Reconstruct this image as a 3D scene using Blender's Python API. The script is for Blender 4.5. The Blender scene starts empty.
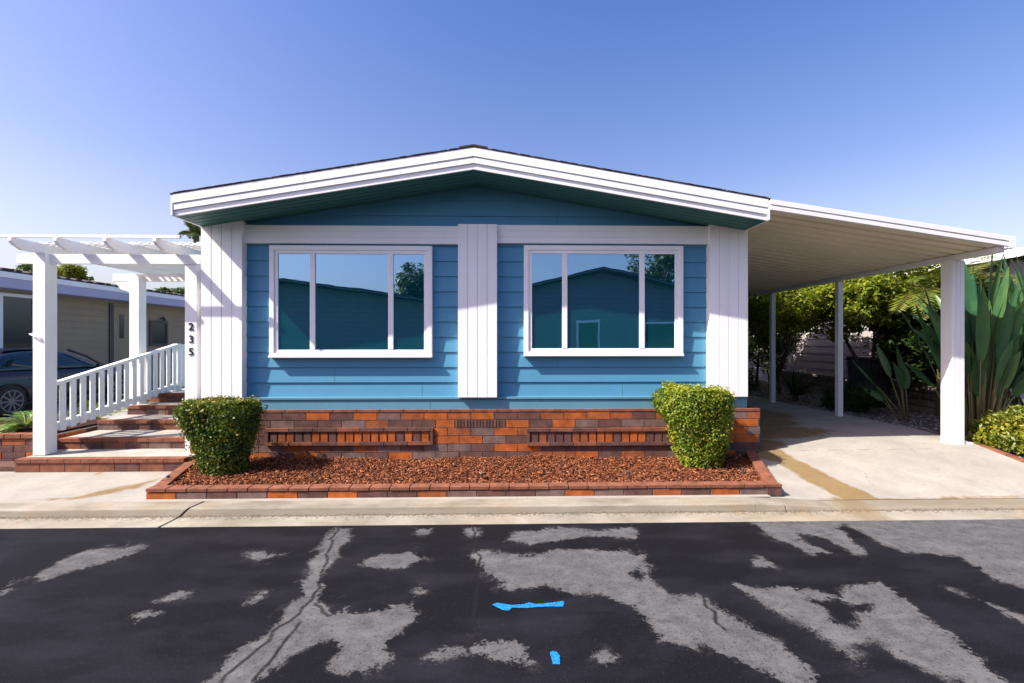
import bpy, math, random
import numpy as np
from mathutils import Vector
R = math.radians
rng = np.random.default_rng(7)
random.seed(7)
SC = bpy.context.scene
COL = SC.collection

# ------------------------------------------------------------------ camera maths
CAMZ = 1.69
F = 455.0
YAW = R(1.35)
CT, ST = math.cos(YAW), math.sin(YAW)

def ray(x, y):
    t = (x - 512.0) / F; v = (341.5 - y) / F
    return (t * CT + ST, CT - t * ST, v)
def pD(x, y, D):
    a, b, c = ray(x, y); k = D / b
    return (a * k, D, CAMZ + c * k)
def pX(x, y, X):
    a, b, c = ray(x, y); k = X / a
    return (X, b * k, CAMZ + c * k)
def pZ(x, y, Z):
    a, b, c = ray(x, y); k = (Z - CAMZ) / c
    return (a * k, b * k, Z)
def fx(x, D): return pD(x, 341.5, D)[0]
def fz(x, y, D): return pD(x, y, D)[2]

# ------------------------------------------------------------------ mesh helpers
class MB:
    def __init__(s): s.v = []; s.f = []; s.m = []
    def poly(s, pts, m=0):
        i = len(s.v); s.v += [tuple(p) for p in pts]; s.f.append(tuple(range(i, i + len(pts)))); s.m.append(m)
    def hexa(s, p, m=0):           # p: 4 bottom (ccw from above), 4 top
        i = len(s.v); s.v += [tuple(q) for q in p]
        for q in ((3, 2, 1, 0), (4, 5, 6, 7), (0, 1, 5, 4), (1, 2, 6, 5), (2, 3, 7, 6), (3, 0, 4, 7)):
            s.f.append(tuple(i + k for k in q)); s.m.append(m)
    def box(s, x0, x1, y0, y1, z0, z1, m=0):
        s.hexa([(x0, y0, z0), (x1, y0, z0), (x1, y1, z0), (x0, y1, z0), (x0, y0, z1), (x1, y0, z1), (x1, y1, z1), (x0, y1, z1)], m)
    def beam(s, a, b, w, h, up=(0, 0, 1), m=0):
        a = Vector(a); b = Vector(b); d = (b - a).normalized(); up = Vector(up)
        sd = d.cross(up).normalized() * (w / 2); u = sd.normalized().cross(d).normalized() * (h / 2)
        s.hexa([a - sd - u, a + sd - u, b + sd - u, b - sd - u, a - sd + u, a + sd + u, b + sd + u, b - sd + u], m)
    def extrude(s, prof, a, b, axis='x', m=0, caps=True):
        """prof: list of 2D points in the other two axes, extruded from a to b."""
        n = len(prof); i = len(s.v)
        for t in (a, b):
            for (p, q) in prof:
                s.v.append({'x': (t, p, q), 'y': (p, t, q), 'z': (p, q, t)}[axis])
        for k in range(n):
            s.f.append((i + k, i + (k + 1) % n, i + n + (k + 1) % n, i + n + k)); s.m.append(m)
        if caps:
            s.f.append(tuple(i + k for k in range(n))); s.m.append(m)
            s.f.append(tuple(i + n + k for k in range(n - 1, -1, -1))); s.m.append(m)
    def tube(s, pts, rad, n=8, m=0):
        pts = [Vector(p) for p in pts]; i0 = len(s.v); k = len(pts)
        if not hasattr(rad, '__len__'): rad = [rad] * k
        ref = Vector((0.31, 0.17, 0.93))
        for j, p in enumerate(pts):
            d = (pts[min(j + 1, k - 1)] - pts[max(j - 1, 0)]).normalized()
            r = ref if abs(d.dot(ref)) < .95 else Vector((1, 0, 0))
            a = d.cross(r).normalized(); b = d.cross(a)
            for q in range(n):
                t = 2 * math.pi * q / n
                s.v.append(tuple(p + (a * math.cos(t) + b * math.sin(t)) * rad[j]))
        for j in range(k - 1):
            for q in range(n):
                s.f.append((i0 + j * n + q, i0 + j * n + (q + 1) % n, i0 + (j + 1) * n + (q + 1) % n, i0 + (j + 1) * n + q)); s.m.append(m)
        s.f.append(tuple(i0 + q for q in range(n - 1, -1, -1))); s.m.append(m)
        s.f.append(tuple(i0 + (k - 1) * n + q for q in range(n))); s.m.append(m)
    def build(s, name, mats, parent=None, loc=None, smooth=False, bevel=0.0):
        if not isinstance(mats, (list, tuple)): mats = [mats]
        off = Vector((0, 0, 0))
        q = parent
        while q is not None: off = off + q.location; q = q.parent
        if loc is not None: off = Vector(loc)
        me = bpy.data.meshes.new(name)
        me.from_pydata([(x - off.x, y - off.y, z - off.z) for (x, y, z) in s.v], [], s.f)
        for mt in mats: me.materials.append(mt)
        me.polygons.foreach_set('material_index', s.m)
        if smooth: me.polygons.foreach_set('use_smooth', [True] * len(s.f))
        me.update()
        import bmesh
        bm = bmesh.new(); bm.from_mesh(me); bmesh.ops.recalc_face_normals(bm, faces=bm.faces); bm.to_mesh(me); bm.free()
        o = bpy.data.objects.new(name, me); COL.objects.link(o)
        if loc is not None: o.location = loc
        if parent is not None: o.parent = parent
        if bevel:
            b = o.modifiers.new('bevel', 'BEVEL'); b.width = bevel; b.segments = 2; b.limit_method = 'ANGLE'; b.angle_limit = R(40)
        return o

def tag(o, label, cat, group=None):
    o['label'] = label; o['category'] = cat
    if group: o['group'] = group
    return o
def thing(name, label, cat, loc, group=None):
    o = bpy.data.objects.new(name, None); COL.objects.link(o); o.location = loc; o.empty_display_size = .1
    return tag(o, label, cat, group)
def structure(o): o['kind'] = 'structure'; return o
def copy_tree(o, parent=None):
    c = o.copy(); COL.objects.link(c)
    if parent is not None: c.parent = parent
    for ch in list(o.children): copy_tree(ch, c)
    return c

def np_mesh(name, V, Fq, mats, parent=None, attrs=None, smooth=False, loc=None, mi=None):
    """V (n,3), Fq (m,4) arrays; attrs {name:(domain, values)}"""
    off = np.zeros(3)
    q = parent
    while q is not None: off = off + np.array(q.location); q = q.parent
    if loc is not None: off = np.array(loc, float)
    V = (V - off).astype(np.float32)
    me = bpy.data.meshes.new(name)
    n = len(Fq); k = Fq.shape[1]
    me.vertices.add(len(V)); me.vertices.foreach_set('co', V.ravel())
    me.loops.add(n * k); me.loops.foreach_set('vertex_index', Fq.astype(np.int32).ravel())
    me.polygons.add(n)
    me.polygons.foreach_set('loop_start', (np.arange(n) * k).astype(np.int32))
    me.polygons.foreach_set('loop_total', np.full(n, k, np.int32))
    if smooth: me.polygons.foreach_set('use_smooth', np.ones(n, bool))
    if not isinstance(mats, (list, tuple)): mats = [mats]
    for m in mats: me.materials.append(m)
    if mi is not None: me.polygons.foreach_set('material_index', np.asarray(mi, np.int32))
    for an, (dom, val) in (attrs or {}).items():
        a = me.attributes.new(an, 'FLOAT', dom); a.data.foreach_set('value', np.asarray(val, np.float32))
    me.update(calc_edges=True); me.validate()
    o = bpy.data.objects.new(name, me); COL.objects.link(o)
    if loc is not None: o.location = loc
    if parent is not None: o.parent = parent
    return o

# ------------------------------------------------------------------ materials
def nodes(name):
    m = bpy.data.materials.new(name); m.use_nodes = True
    nt = m.node_tree; b = nt.nodes['Principled BSDF']
    return m, nt, b
def N(nt, t, **kw):
    n = nt.nodes.new(t)
    for k, v in kw.items(): setattr(n, k, v)
    return n
def noise(nt, scale, detail=4, rough=.55, vec=None, dist=0.0):
    n = N(nt, 'ShaderNodeTexNoise'); n.inputs['Scale'].default_value = scale
    n.inputs['Detail'].default_value = detail; n.inputs['Roughness'].default_value = rough; n.inputs['Distortion'].default_value = dist
    if vec is not None: nt.links.new(vec, n.inputs['Vector'])
    return n.outputs['Fac']
def pos(nt, sx=1, sy=1, sz=1):
    g = N(nt, 'ShaderNodeNewGeometry'); mp = N(nt, 'ShaderNodeMapping')
    mp.inputs['Scale'].default_value = (sx, sy, sz); nt.links.new(g.outputs['Position'], mp.inputs['Vector'])
    return mp.outputs['Vector']
def ramp(nt, fac, stops, interp='LINEAR'):
    r = N(nt, 'ShaderNodeValToRGB'); r.color_ramp.interpolation = interp
    e = r.color_ramp.elements
    while len(e) < len(stops): e.new(.5)
    for q, (p, c) in zip(e, stops):
        q.position = p; q.color = (c, c, c, 1) if not hasattr(c, '__len__') else (*c, 1)
    nt.links.new(fac, r.inputs['Fac']); return r.outputs['Color']
def mix(nt, fac, a, b, blend='MIX'):
    n = N(nt, 'ShaderNodeMix', data_type='RGBA', blend_type=blend)
    for s, v in ((0, fac), (6, a), (7, b)):
        if hasattr(v, 'is_linked') or isinstance(v, bpy.types.NodeSocket): nt.links.new(v, n.inputs[s])
        elif hasattr(v, '__len__'): n.inputs[s].default_value = (*v, 1)
        else: n.inputs[s].default_value = v
    return n.outputs[2]
def math_(nt, op, a, b=None, c=None):
    n = N(nt, 'ShaderNodeMath', operation=op)
    for s, v in enumerate((a, b, c)):
        if v is None: continue
        if isinstance(v, bpy.types.NodeSocket): nt.links.new(v, n.inputs[s])
        else: n.inputs[s].default_value = v
    return n.outputs[0]
def bump(nt, b, h, strength, dist=.01):
    n = N(nt, 'ShaderNodeBump'); n.inputs['Strength'].default_value = strength; n.inputs['Distance'].default_value = dist
    nt.links.new(h, n.inputs['Height']); nt.links.new(n.outputs['Normal'], b.inputs['Normal'])
def paint(name, col, rough=.5, var=.12, scale=3.0, bmp=.05, streak=True, spec=.4):
    m, nt, b = nodes(name)
    v = pos(nt, 1, 1, .25 if streak else 1)
    a = noise(nt, scale, 5, .6, v); g = noise(nt, scale * 18, 3, .5, pos(nt))
    lo = tuple(c * (1 - var) for c in col); hi = tuple(min(1, c * (1 + var * .5)) for c in col)
    c1 = mix(nt, ramp(nt, a, [(.3, 0.0), (.7, 1.0)]), lo, hi)
    nt.links.new(c1, b.inputs['Base Color'])
    b.inputs['Roughness'].default_value = rough; b.inputs['Specular IOR Level'].default_value = spec
    if bmp: bump(nt, b, g, bmp, .004)
    return m
def attr(nt, name):
    a = N(nt, 'ShaderNodeAttribute', attribute_name=name); return a.outputs['Fac']
def leafmat(name, cols, trans=.25, rough=.45):
    m, nt, b = nodes(name)
    n = len(cols)
    c = ramp(nt, attr(nt, 'rnd'), [(i / max(1, n - 1), cols[i]) for i in range(n)])
    nt.links.new(c, b.inputs['Base Color']); b.inputs['Roughness'].default_value = rough; b.inputs['Specular IOR Level'].default_value = .35
    t = N(nt, 'ShaderNodeBsdfTranslucent'); tc = mix(nt, .5, c, (.30, .36, .03)); nt.links.new(tc, t.inputs['Color'])
    mx = N(nt, 'ShaderNodeMixShader'); mx.inputs[0].default_value = trans
    nt.links.new(b.outputs[0], mx.inputs[1]); nt.links.new(t.outputs[0], mx.inputs[2])
    nt.links.new(mx.outputs[0], nt.nodes['Material Output'].inputs['Surface'])
    return m

M = {}
M['white'] = paint('white_paint', (.86, .86, .86), .45, .06, 1.6, .05)
M['white_metal'] = paint('white_aluminium', (.80, .80, .80), .35, .06, 1.5, .02)
M['vinyl'] = paint('white_vinyl', (.86, .86, .86), .3, .03, 1.5, 0)
M['cream'] = paint('cream_aluminium', (.84, .76, .59), .45, .10, 1.2, .03)
M['blue'] = paint('blue_siding_paint', (.074, .258, .41), .55, .07, 1.4, .12)
M['teal'] = paint('teal_soffit_paint', (.028, .128, .120), .55, .08, 2, .05)
M['skirt'] = paint('blue_grey_skirt_paint', (.10, .26, .35), .55, .08, 2, .05)
M['black'] = paint('black_enamel', (.015, .017, .03), .35, .05, 3, 0)
M['tan'] = paint('tan_siding', (.30, .235, .15), .6, .08, 2, .1)
M['lilac'] = paint('lilac_trim', (.42, .40, .55), .55, .06, 2, .05)
M['grey_siding'] = paint('pale_grey_siding', (.40, .37, .36), .6, .1, 2, .1)
M['slate'] = paint('slate_siding', (.16, .20, .24), .6, .1, 2, .1)
M['sage'] = paint('sage_siding', (.14, .25, .23), .6, .1, 2, .1)
M['bark'] = paint('bark', (.10, .07, .05), .85, .5, 8, .6)
M['soil'] = paint('soil', (.10, .075, .055), .95, .4, 3, .6, False)
M['darkmetal'] = paint('dark_metal', (.05, .05, .055), .4, .2, 4, .05)
M['stone'] = paint('weathered_stone', (.18, .15, .13), .9, .4, 6, .5, False)
M['mortar'] = paint('mortar', (.20, .17, .15), .95, .3, 20, .3, False)
def brickmat(name, c, var=.35):
    m, nt, b = nodes(name)
    a = noise(nt, 9, 4, .6, pos(nt)); d = noise(nt, 60, 4, .6, pos(nt))
    c1 = mix(nt, ramp(nt, a, [(.32, 0.), (.68, 1.)]), tuple(x * (1 - var) for x in c), tuple(min(1, x * (1 + var * .6)) for x in c))
    c2 = mix(nt, ramp(nt, d, [(.55, 0.), (.8, .5)]), c1, (.30, .22, .18))
    nt.links.new(c2, b.inputs['Base Color']); b.inputs['Roughness'].default_value = .85; b.inputs['Specular IOR Level'].default_value = .2
    bump(nt, b, d, .5, .004); return m
BR = [brickmat('orange_brick', (.38, .098, .022)), brickmat('brown_brick', (.122, .060, .050)), brickmat('grey_brown_brick', (.17, .108, .094)),
      M['mortar'], brickmat('red_brick_cap', (.205, .078, .045)), brickmat('rust_brick', (.27, .082, .030))]
ORG, BRN, GRB, MOR, CAP, RST = range(6)

def shingle():
    m, nt, b = nodes('brown_shingles')
    br = N(nt, 'ShaderNodeTexBrick'); nt.links.new(pos(nt, 3, 3, 3), br.inputs['Vector'])
    br.inputs['Color1'].default_value = (.055, .042, .036, 1); br.inputs['Color2'].default_value = (.09, .07, .06, 1); br.inputs['Mortar'].default_value = (.02, .016, .014, 1)
    c = mix(nt, noise(nt, 40, 3, .6, pos(nt)), br.outputs['Color'], (.05, .04, .035)); nt.links.new(c, b.inputs['Base Color'])
    b.inputs['Roughness'].default_value = .95; bump(nt, b, noise(nt, 80, 2, .5, pos(nt)), .6, .01); return m
M['shingle'] = shingle()

def glass(name, base, ior=2.3, tint=(.75, .88, 1.0)):
    m, nt, b = nodes(name)
    b.inputs['Base Color'].default_value = (*base, 1); b.inputs['Roughness'].default_value = .01
    b.inputs['IOR'].default_value = ior; b.inputs['Specular Tint'].default_value = (*tint, 1)
    # slight unevenness of the float glass
    bump(nt, b, noise(nt, 2.2, 1, .4, pos(nt)), .05, .004)
    return m
def pane_glass():
    m, nt, b = nodes('window_glass')
    b.inputs['Base Color'].default_value = (.003, .072, .09, 1); b.inputs['Roughness'].default_value = .2; b.inputs['Specular IOR Level'].default_value = 0
    g = N(nt, 'ShaderNodeBsdfGlossy'); g.inputs['Color'].default_value = (.44, .70, 1.0, 1)
    sm = ramp(nt, noise(nt, 3.5, 5, .7, pos(nt, 1, 1, .4), 1.2), [(.45, .004), (.75, .03)]); nt.links.new(sm, g.inputs['Roughness'])
    bp = N(nt, 'ShaderNodeBump'); bp.inputs['Strength'].default_value = .2; bp.inputs['Distance'].default_value = .006
    nt.links.new(noise(nt, 1.7, 2, .4, pos(nt)), bp.inputs['Height']); nt.links.new(bp.outputs['Normal'], g.inputs['Normal'])
    f = N(nt, 'ShaderNodeFresnel'); f.inputs['IOR'].default_value = 1.5
    mx = N(nt, 'ShaderNodeMixShader'); nt.links.new(math_(nt, 'ADD', f.outputs[0], .46), mx.inputs[0])
    nt.links.new(b.outputs[0], mx.inputs[1]); nt.links.new(g.outputs[0], mx.inputs[2]); nt.links.new(mx.outputs[0], nt.nodes['Material Output'].inputs['Surface'])
    return m
M['glass'] = pane_glass()
M['glass2'] = glass('tinted_glass', (.006, .02, .022), 1.7)
def carpaint():
    m, nt, b = nodes('dark_blue_grey_car_paint')
    b.inputs['Base Color'].default_value = (.005, .006, .010, 1); b.inputs['Metallic'].default_value = .0; b.inputs['Roughness'].default_value = .35
    b.inputs['Coat Weight'].default_value = .35; b.inputs['Coat Roughness'].default_value = .05; return m
M['car'] = carpaint()
M['rubber'] = paint('tyre_rubber', (.02, .02, .02), .8, .2, 6, .1)
M['alloy'] = paint('wheel_alloy', (.14, .14, .15), .35, .1, 6, 0)

# ground materials
def asphalt():
    m, nt, b = nodes('worn_seal_coated_asphalt')
    p = pos(nt); ps = pos(nt, 1, 2.2, 1)
    sd = attr(nt, 'worn')
    n1 = noise(nt, 5, 6, .68, p, .4); n2 = noise(nt, 34, 5, .7, p); n3 = noise(nt, 170, 3, .6, p)
    e = math_(nt, 'ADD', sd, math_(nt, 'MULTIPLY', math_(nt, 'SUBTRACT', n1, .5), .26))
    e = math_(nt, 'ADD', e, math_(nt, 'MULTIPLY', math_(nt, 'SUBTRACT', n2, .5), .20))
    soft = ramp(nt, noise(nt, 1.7, 3, .5, p), [(.44, .06), (.66, .38)]); e = math_(nt, 'ADD', e, math_(nt, 'MULTIPLY', math_(nt, 'SUBTRACT', noise(nt, 120, 4, .8, p), .5), soft)); 
    g2 = noise(nt, 260, 2, .7, p)
    w1 = ramp(nt, e, [(.0, 0.), (.016, 1.)])
    # gradual wear around each patch: single stones shining through
    w2 = ramp(nt, math_(nt, 'ADD', math_(nt, 'ADD', sd, math_(nt, 'MULTIPLY', math_(nt, 'SUBTRACT', n1, .5), .5)), math_(nt, 'MULTIPLY', math_(nt, 'SUBTRACT', g2, .62), 1.1)), [(-.02, 0.), (.10, .8)])
    w = mix(nt, 1.0, w1, w2, 'LIGHTEN')
    grit = ramp(nt, n3, [(.3, .0), (.7, 1.)])
    dark = mix(nt, grit, (.004, .004, .0058), (.012, .012, .0155))
    dark = mix(nt, ramp(nt, noise(nt, 1.3, 4, .6, ps), [(.45, 0.), (.75, .55)]), dark, (.026, .026, .034))
    dark = mix(nt, ramp(nt, n2, [(.66, 0.), (.74, .4)]), dark, (.05, .05, .05))
    lt = mix(nt, grit, (.068, .068, .070), (.150, .150, .153))
    lt = mix(nt, ramp(nt, noise(nt, 9, 5, .65, p), [(.35, .55), (.6, 0.)]), lt, (.045, .045, .052))
    lt = mix(nt, ramp(nt, noise(nt, 60, 3, .6, p), [(.57, 0.), (.64, .75)]), lt, (.028, .028, .032))
    lt = mix(nt, ramp(nt, noise(nt, 2.6, 5, .7, ps, .6), [(.5, 0.), (.68, .5)]), lt, (.16, .16, .165))
    halo = ramp(nt, math_(nt, 'ADD', sd, math_(nt, 'MULTIPLY', math_(nt, 'SUBTRACT', n1, .5), .9)), [(-.0, 0.), (.16, .55)])
    dark = mix(nt, halo, dark, (.050, .048, .050))
    dark = mix(nt, ramp(nt, noise(nt, 48, 4, .75, p), [(.58, 0.), (.70, .55)]), dark, (.038, .037, .040))
    lt = mix(nt, ramp(nt, noise(nt, 17, 5, .75, p), [(.56, 0.), (.66, .6)]), lt, (.035, .035, .04))
    c = mix(nt, w, dark, lt)
    ck = math_(nt, 'ADD', attr(nt, 'crack'), math_(nt, 'MULTIPLY', math_(nt, 'SUBTRACT', n2, .5), .03))
    c = mix(nt, ramp(nt, ck, [(.006, .9), (.016, 0.)]), c, (.012, .012, .013))
    nt.links.new(c, b.inputs['Base Color'])
    r = mix(nt, w, (.62,) * 3, (.9,) * 3); nt.links.new(r, b.inputs['Roughness'])
    b.inputs['Specular IOR Level'].default_value = .06
    bump(nt, b, math_(nt, 'ADD', n3, math_(nt, 'MULTIPLY', w, -.6)), .45, .006)
    return m
M['asphalt'] = asphalt()
def concrete(name, col=(.33, .31, .275), stain=(.20, .13, .045)):
    m, nt, b = nodes(name)
    p = pos(nt); n1 = noise(nt, 2.2, 6, .62, p, .3); n2 = noise(nt, 26, 5, .65, p); n3 = noise(nt, 140, 2, .5, p)
    c = mix(nt, ramp(nt, n1, [(.3, 0.), (.72, 1.)]), tuple(x * .80 for x in col), tuple(x * 1.10 for x in col))
    c = mix(nt, ramp(nt, n2, [(.3, .35), (.5, 0.)]), c, tuple(x * .62 for x in col))
    c = mix(nt, ramp(nt, n3, [(.62, 0.), (.75, .3)]), c, (.16, .14, .12))
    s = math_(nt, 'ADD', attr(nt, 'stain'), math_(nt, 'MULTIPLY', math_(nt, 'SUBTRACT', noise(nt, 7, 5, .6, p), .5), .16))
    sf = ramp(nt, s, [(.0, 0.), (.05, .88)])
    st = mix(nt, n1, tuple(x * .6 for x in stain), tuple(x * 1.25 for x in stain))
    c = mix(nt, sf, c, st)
    j = ramp(nt, math_(nt, 'ADD', attr(nt, 'joint'), math_(nt, 'MULTIPLY', math_(nt, 'SUBTRACT', n2, .5), .01)), [(.004, .85), (.011, 0.)])
    c = mix(nt, j, c, (.10, .09, .07))
    nt.links.new(c, b.inputs['Base Color']); b.inputs['Roughness'].default_value = .9; b.inputs['Specular IOR Level'].default_value = .2
    bump(nt, b, math_(nt, 'ADD', n2, n3), .25, .004); return m
M['concrete'] = concrete('stained_concrete')
def kerbmat():
    m, nt, b = nodes('kerb_concrete')
    p = pos(nt); ps = pos(nt, .6, 1, 5)
    n1 = noise(nt, 3, 6, .65, ps, .2); n2 = noise(nt, 40, 4, .65, p)
    c = mix(nt, ramp(nt, n1, [(.32, 0.), (.7, 1.)]), (.19, .17, .13), (.33, .305, .25))
    c = mix(nt, ramp(nt, noise(nt, 1.1, 4, .6, p), [(.52, 0.), (.72, .6)]), c, (.28, .20, .10))
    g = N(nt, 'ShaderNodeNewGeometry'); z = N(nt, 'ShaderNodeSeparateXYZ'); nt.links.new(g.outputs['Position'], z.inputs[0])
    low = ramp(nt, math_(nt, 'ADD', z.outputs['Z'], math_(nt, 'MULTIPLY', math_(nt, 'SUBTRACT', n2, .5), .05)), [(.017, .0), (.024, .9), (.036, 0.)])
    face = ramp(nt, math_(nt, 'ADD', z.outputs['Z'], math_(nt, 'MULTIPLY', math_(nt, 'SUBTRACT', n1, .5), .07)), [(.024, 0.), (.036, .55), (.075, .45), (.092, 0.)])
    c = mix(nt, face, c, (.17, .145, .105))  # shading of the kerb face painted in as a darker height band
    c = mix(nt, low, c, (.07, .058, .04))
    xs_ = math_(nt, 'ADD', math_(nt, 'ABSOLUTE', math_(nt, 'SUBTRACT', z.outputs['X'], 3.55)), math_(nt, 'MULTIPLY', math_(nt, 'SUBTRACT', n1, .5), .2))
    c = mix(nt, ramp(nt, xs_, [(.10, .6), (.24, 0.)]), c, (.17, .12, .05))
    c = mix(nt, ramp(nt, n2, [(.6, 0.), (.72, .4)]), c, (.14, .12, .10))
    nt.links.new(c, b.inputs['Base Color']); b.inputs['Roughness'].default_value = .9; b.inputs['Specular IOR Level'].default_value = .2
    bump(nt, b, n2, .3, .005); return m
M['kerb'] = kerbmat()
M['tread'] = paint('grey_stone_tread', (.36, .34, .30), .85, .3, 6, .3, False)
def spray():
    m, nt, b = nodes('blue_spray_paint')
    p = pos(nt); c = mix(nt, noise(nt, 25, 4, .6, p), (.008, .16, .50), (.02, .30, .80))
    c = mix(nt, ramp(nt, noise(nt, 110, 4, .8, p), [(.48, 0.), (.58, .85)]), c, (.014, .014, .018))
    nt.links.new(c, b.inputs['Base Color']); b.inputs['Roughness'].default_value = .85; b.inputs['Specular IOR Level'].default_value = .1
    return m
M['bluepaint'] = spray()
def mulchmat():
    m, nt, b = nodes('red_bark_mulch')
    c = ramp(nt, attr(nt, 'rnd'), [(0, (.03, .010, .006)), (.28, (.12, .036, .017)), (.6, (.23, .080, .034)), (.88, (.38, .15, .075)), (1, (.5, .27, .15))])
    nt.links.new(c, b.inputs['Base Color']); b.inputs['Roughness'].default_value = .9; b.inputs['Specular IOR Level'].default_value = .15; return m
M['mulch'] = mulchmat()
def gravelmat():
    m, nt, b = nodes('grey_gravel')
    c = ramp(nt, attr(nt, 'rnd'), [(0, (.05, .05, .05)), (.5, (.15, .145, .14)), (1, (.36, .34, .33))])
    nt.links.new(c, b.inputs['Base Color']); b.inputs['Roughness'].default_value = .9; return m
M['gravel'] = gravelmat()

M['hedge_leaf'] = leafmat('hedge_leaves', [(.02, .055, .008), (.055, .11, .012), (.12, .165, .018), (.21, .19, .02), (.30, .14, .025)], .2)
M['hedge_leaf2'] = leafmat('bright_hedge_leaves', [(.04, .09, .01), (.11, .18, .014), (.20, .27, .02), (.31, .33, .025), (.38, .30, .03)], .25)
M['citrus_leaf'] = leafmat('glossy_citrus_leaves', [(.05, .10, .012), (.15, .20, .018), (.31, .33, .025), (.48, .42, .035)], .38, .35)
M['dark_leaf'] = leafmat('dark_green_leaves', [(.012, .035, .010), (.03, .065, .014), (.06, .10, .02)], .2)
M['strel_leaf'] = leafmat('broad_blue_green_leaves', [(.018, .07, .035), (.035, .115, .055), (.07, .17, .07), (.13, .22, .06)], .2, .35)
M['gold_leaf'] = leafmat('golden_shrub_leaves', [(.06, .10, .012), (.15, .19, .018), (.28, .27, .025), (.36, .26, .03)], .25)
M['fern_leaf'] = leafmat('fern_leaves', [(.05, .13, .015), (.10, .22, .025), (.17, .28, .03)], .3)
M['palm_leaf'] = leafmat('yellow_green_palm_leaves', [(.04, .08, .012), (.10, .14, .018), (.20, .20, .025)], .25)
M['stalk'] = paint('dry_stalks', (.22, .19, .08), .8, .3, 8, .1)
M['twig'] = paint('twigs', (.035, .028, .016), .95, .4, 20, .4)

# ------------------------------------------------------------------ signed distance on a grid (for worn asphalt and stained concrete)
def sdist(P, poly):
    poly = np.array(poly, float); n = len(poly); d = np.full(len(P), 1e9); ins = np.zeros(len(P), bool)
    for i in range(n):
        a = poly[i]; b = poly[(i + 1) % n]; e = b - a; w = P - a
        t = np.clip((w @ e) / (e @ e + 1e-12), 0, 1); q = w - t[:, None] * e
        d = np.minimum(d, np.hypot(q[:, 0], q[:, 1]))
        c = ((a[1] > P[:, 1]) != (b[1] > P[:, 1])) & (P[:, 0] < (b[0] - a[0]) * (P[:, 1] - a[1]) / (b[1] - a[1] + 1e-15) + a[0])
        ins ^= c
    return np.where(ins, d, -d)
def ldist(P, line):
    d = np.full(len(P), 1e9)
    for a, b in zip(line[:-1], line[1:]):
        a = np.array(a, float); b = np.array(b, float); e = b - a; w = P - a
        t = np.clip((w @ e) / (e @ e + 1e-12), 0, 1); q = w - t[:, None] * e
        d = np.minimum(d, np.hypot(q[:, 0], q[:, 1]))
    return d
def grid(xs, ys, zf):
    X, Y = np.meshgrid(xs, ys); P = np.stack([X.ravel(), Y.ravel()], 1)
    V = np.concatenate([P, zf(P)[:, None]], 1); nx = len(xs); ny = len(ys)
    i = (np.arange(ny - 1)[:, None] * nx + np.arange(nx - 1)[None, :]).ravel()
    return P, V, np.stack([i, i + 1, i + nx + 1, i + nx], 1)

# ------------------------------------------------------------------ ground, road, kerb, pavement, driveway
g = MB(); g.poly([(-400, -400, -.06), (400, -400, -.06), (400, 400, -.06), (-400, 400, -.06)])
structure(g.build('ground', M['soil']))
D_G, D_F, D_T, D_B = 4.21, 4.385, 4.435, 4.63
road_px = [
 [(34,576),(60,559),(90,550),(141,545),(144,549),(120,559),(75,571),(45,580)],
 [(240,553),(265,549),(280,555),(258,561)],
 [(327,536),(336,528),(352,528),(349,540),(340,552),(324,575),(320,600),(332,613),(345,605),(362,611),(416,603),(421,614),(401,633),(383,643),(396,657),(373,669),(345,677),(331,668),(336,650),(325,637),(300,650),(275,668),(250,690),(195,690),(232,656),(275,623),(299,596),(305,571)],
 [(360,560),(380,555),(410,551),(426,560),(406,568),(386,570),(366,566)],
 [(416,529),(432,528),(430,534),(420,534)], [(463,528),(476,527),(482,536),(472,537)],
 [(504,540),(520,531),(560,528),(600,531),(632,526),(640,540),(600,537),(560,540),(530,545)],
 [(469,555),(486,551),(526,555),(569,548),(622,551),(645,555),(654,580),(672,594),(707,597),(727,614),(754,629),(777,644),(808,665),(818,677),(811,690),(781,680),(750,668),(724,655),(700,646),(680,644),(662,641),(649,626),(632,606),(606,598),(539,587),(509,589),(483,573)],
 [(425,659),(443,649),(473,643),(506,640),(529,647),(539,659),(513,664),(483,655),(456,652),(436,659)],
 [(596,657),(606,653),(616,659),(606,664)],
 [(732,583),(777,588),(808,588),(841,597),(848,584),(878,583),(898,592),(922,611),(949,631),(982,658),(1012,688),(976,688),(939,675),(908,661),(875,644),(851,643),(855,662),(828,644),(804,624),(764,607)],
 [(747,522),(841,519),(1100,514),(1100,612),(1024,591),(982,572),(959,556),(922,554),(895,550),(871,539),(845,524),(838,528),(871,556),(855,554),(828,540),(801,533),(794,539),(831,552),(814,556),(794,547),(771,537)],
 [(950,590),(982,600),(1024,615),(1080,634),(1080,650),(1024,623),(996,609)],
 [(752,560),(760,556),(774,563),(772,567),(757,566)],
 [(158,602),(178,592),(190,594),(168,603)], [(246,604),(262,590),(267,592),(254,604)], [(412,588),(420,585),(424,592),(415,596)],
 [(0,590),(14,578),(6,592),(0,596)], [(470,560),(474,558),(474,562),(471,562)],
 [(130,615),(150,610),(160,613),(140,620)],
]
holes_px = [[(818,603),(838,600),(852,606),(868,604),(871,612),(852,616),(850,624),(840,622),(832,612)],
            [(632,574),(636,570),(640,575),(636,578)]]
cracks_px = [[(338,526),(322,572),(312,600),(270,640),(225,676),(210,700)], [(314,604),(330,616)], [(300,622),(262,670),(250,700)],
             [(704,598),(726,630)], [(470,520),(480,560),(476,600),(470,690)]]
road_poly = [[pZ(x, y, 0)[:2] for x, y in p] for p in road_px]
hole_poly = [[pZ(x, y, 0)[:2] for x, y in p] for p in holes_px]
crack_ln = [[pZ(x, y, 0)[:2] for x, y in p] for p in cracks_px]
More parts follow.
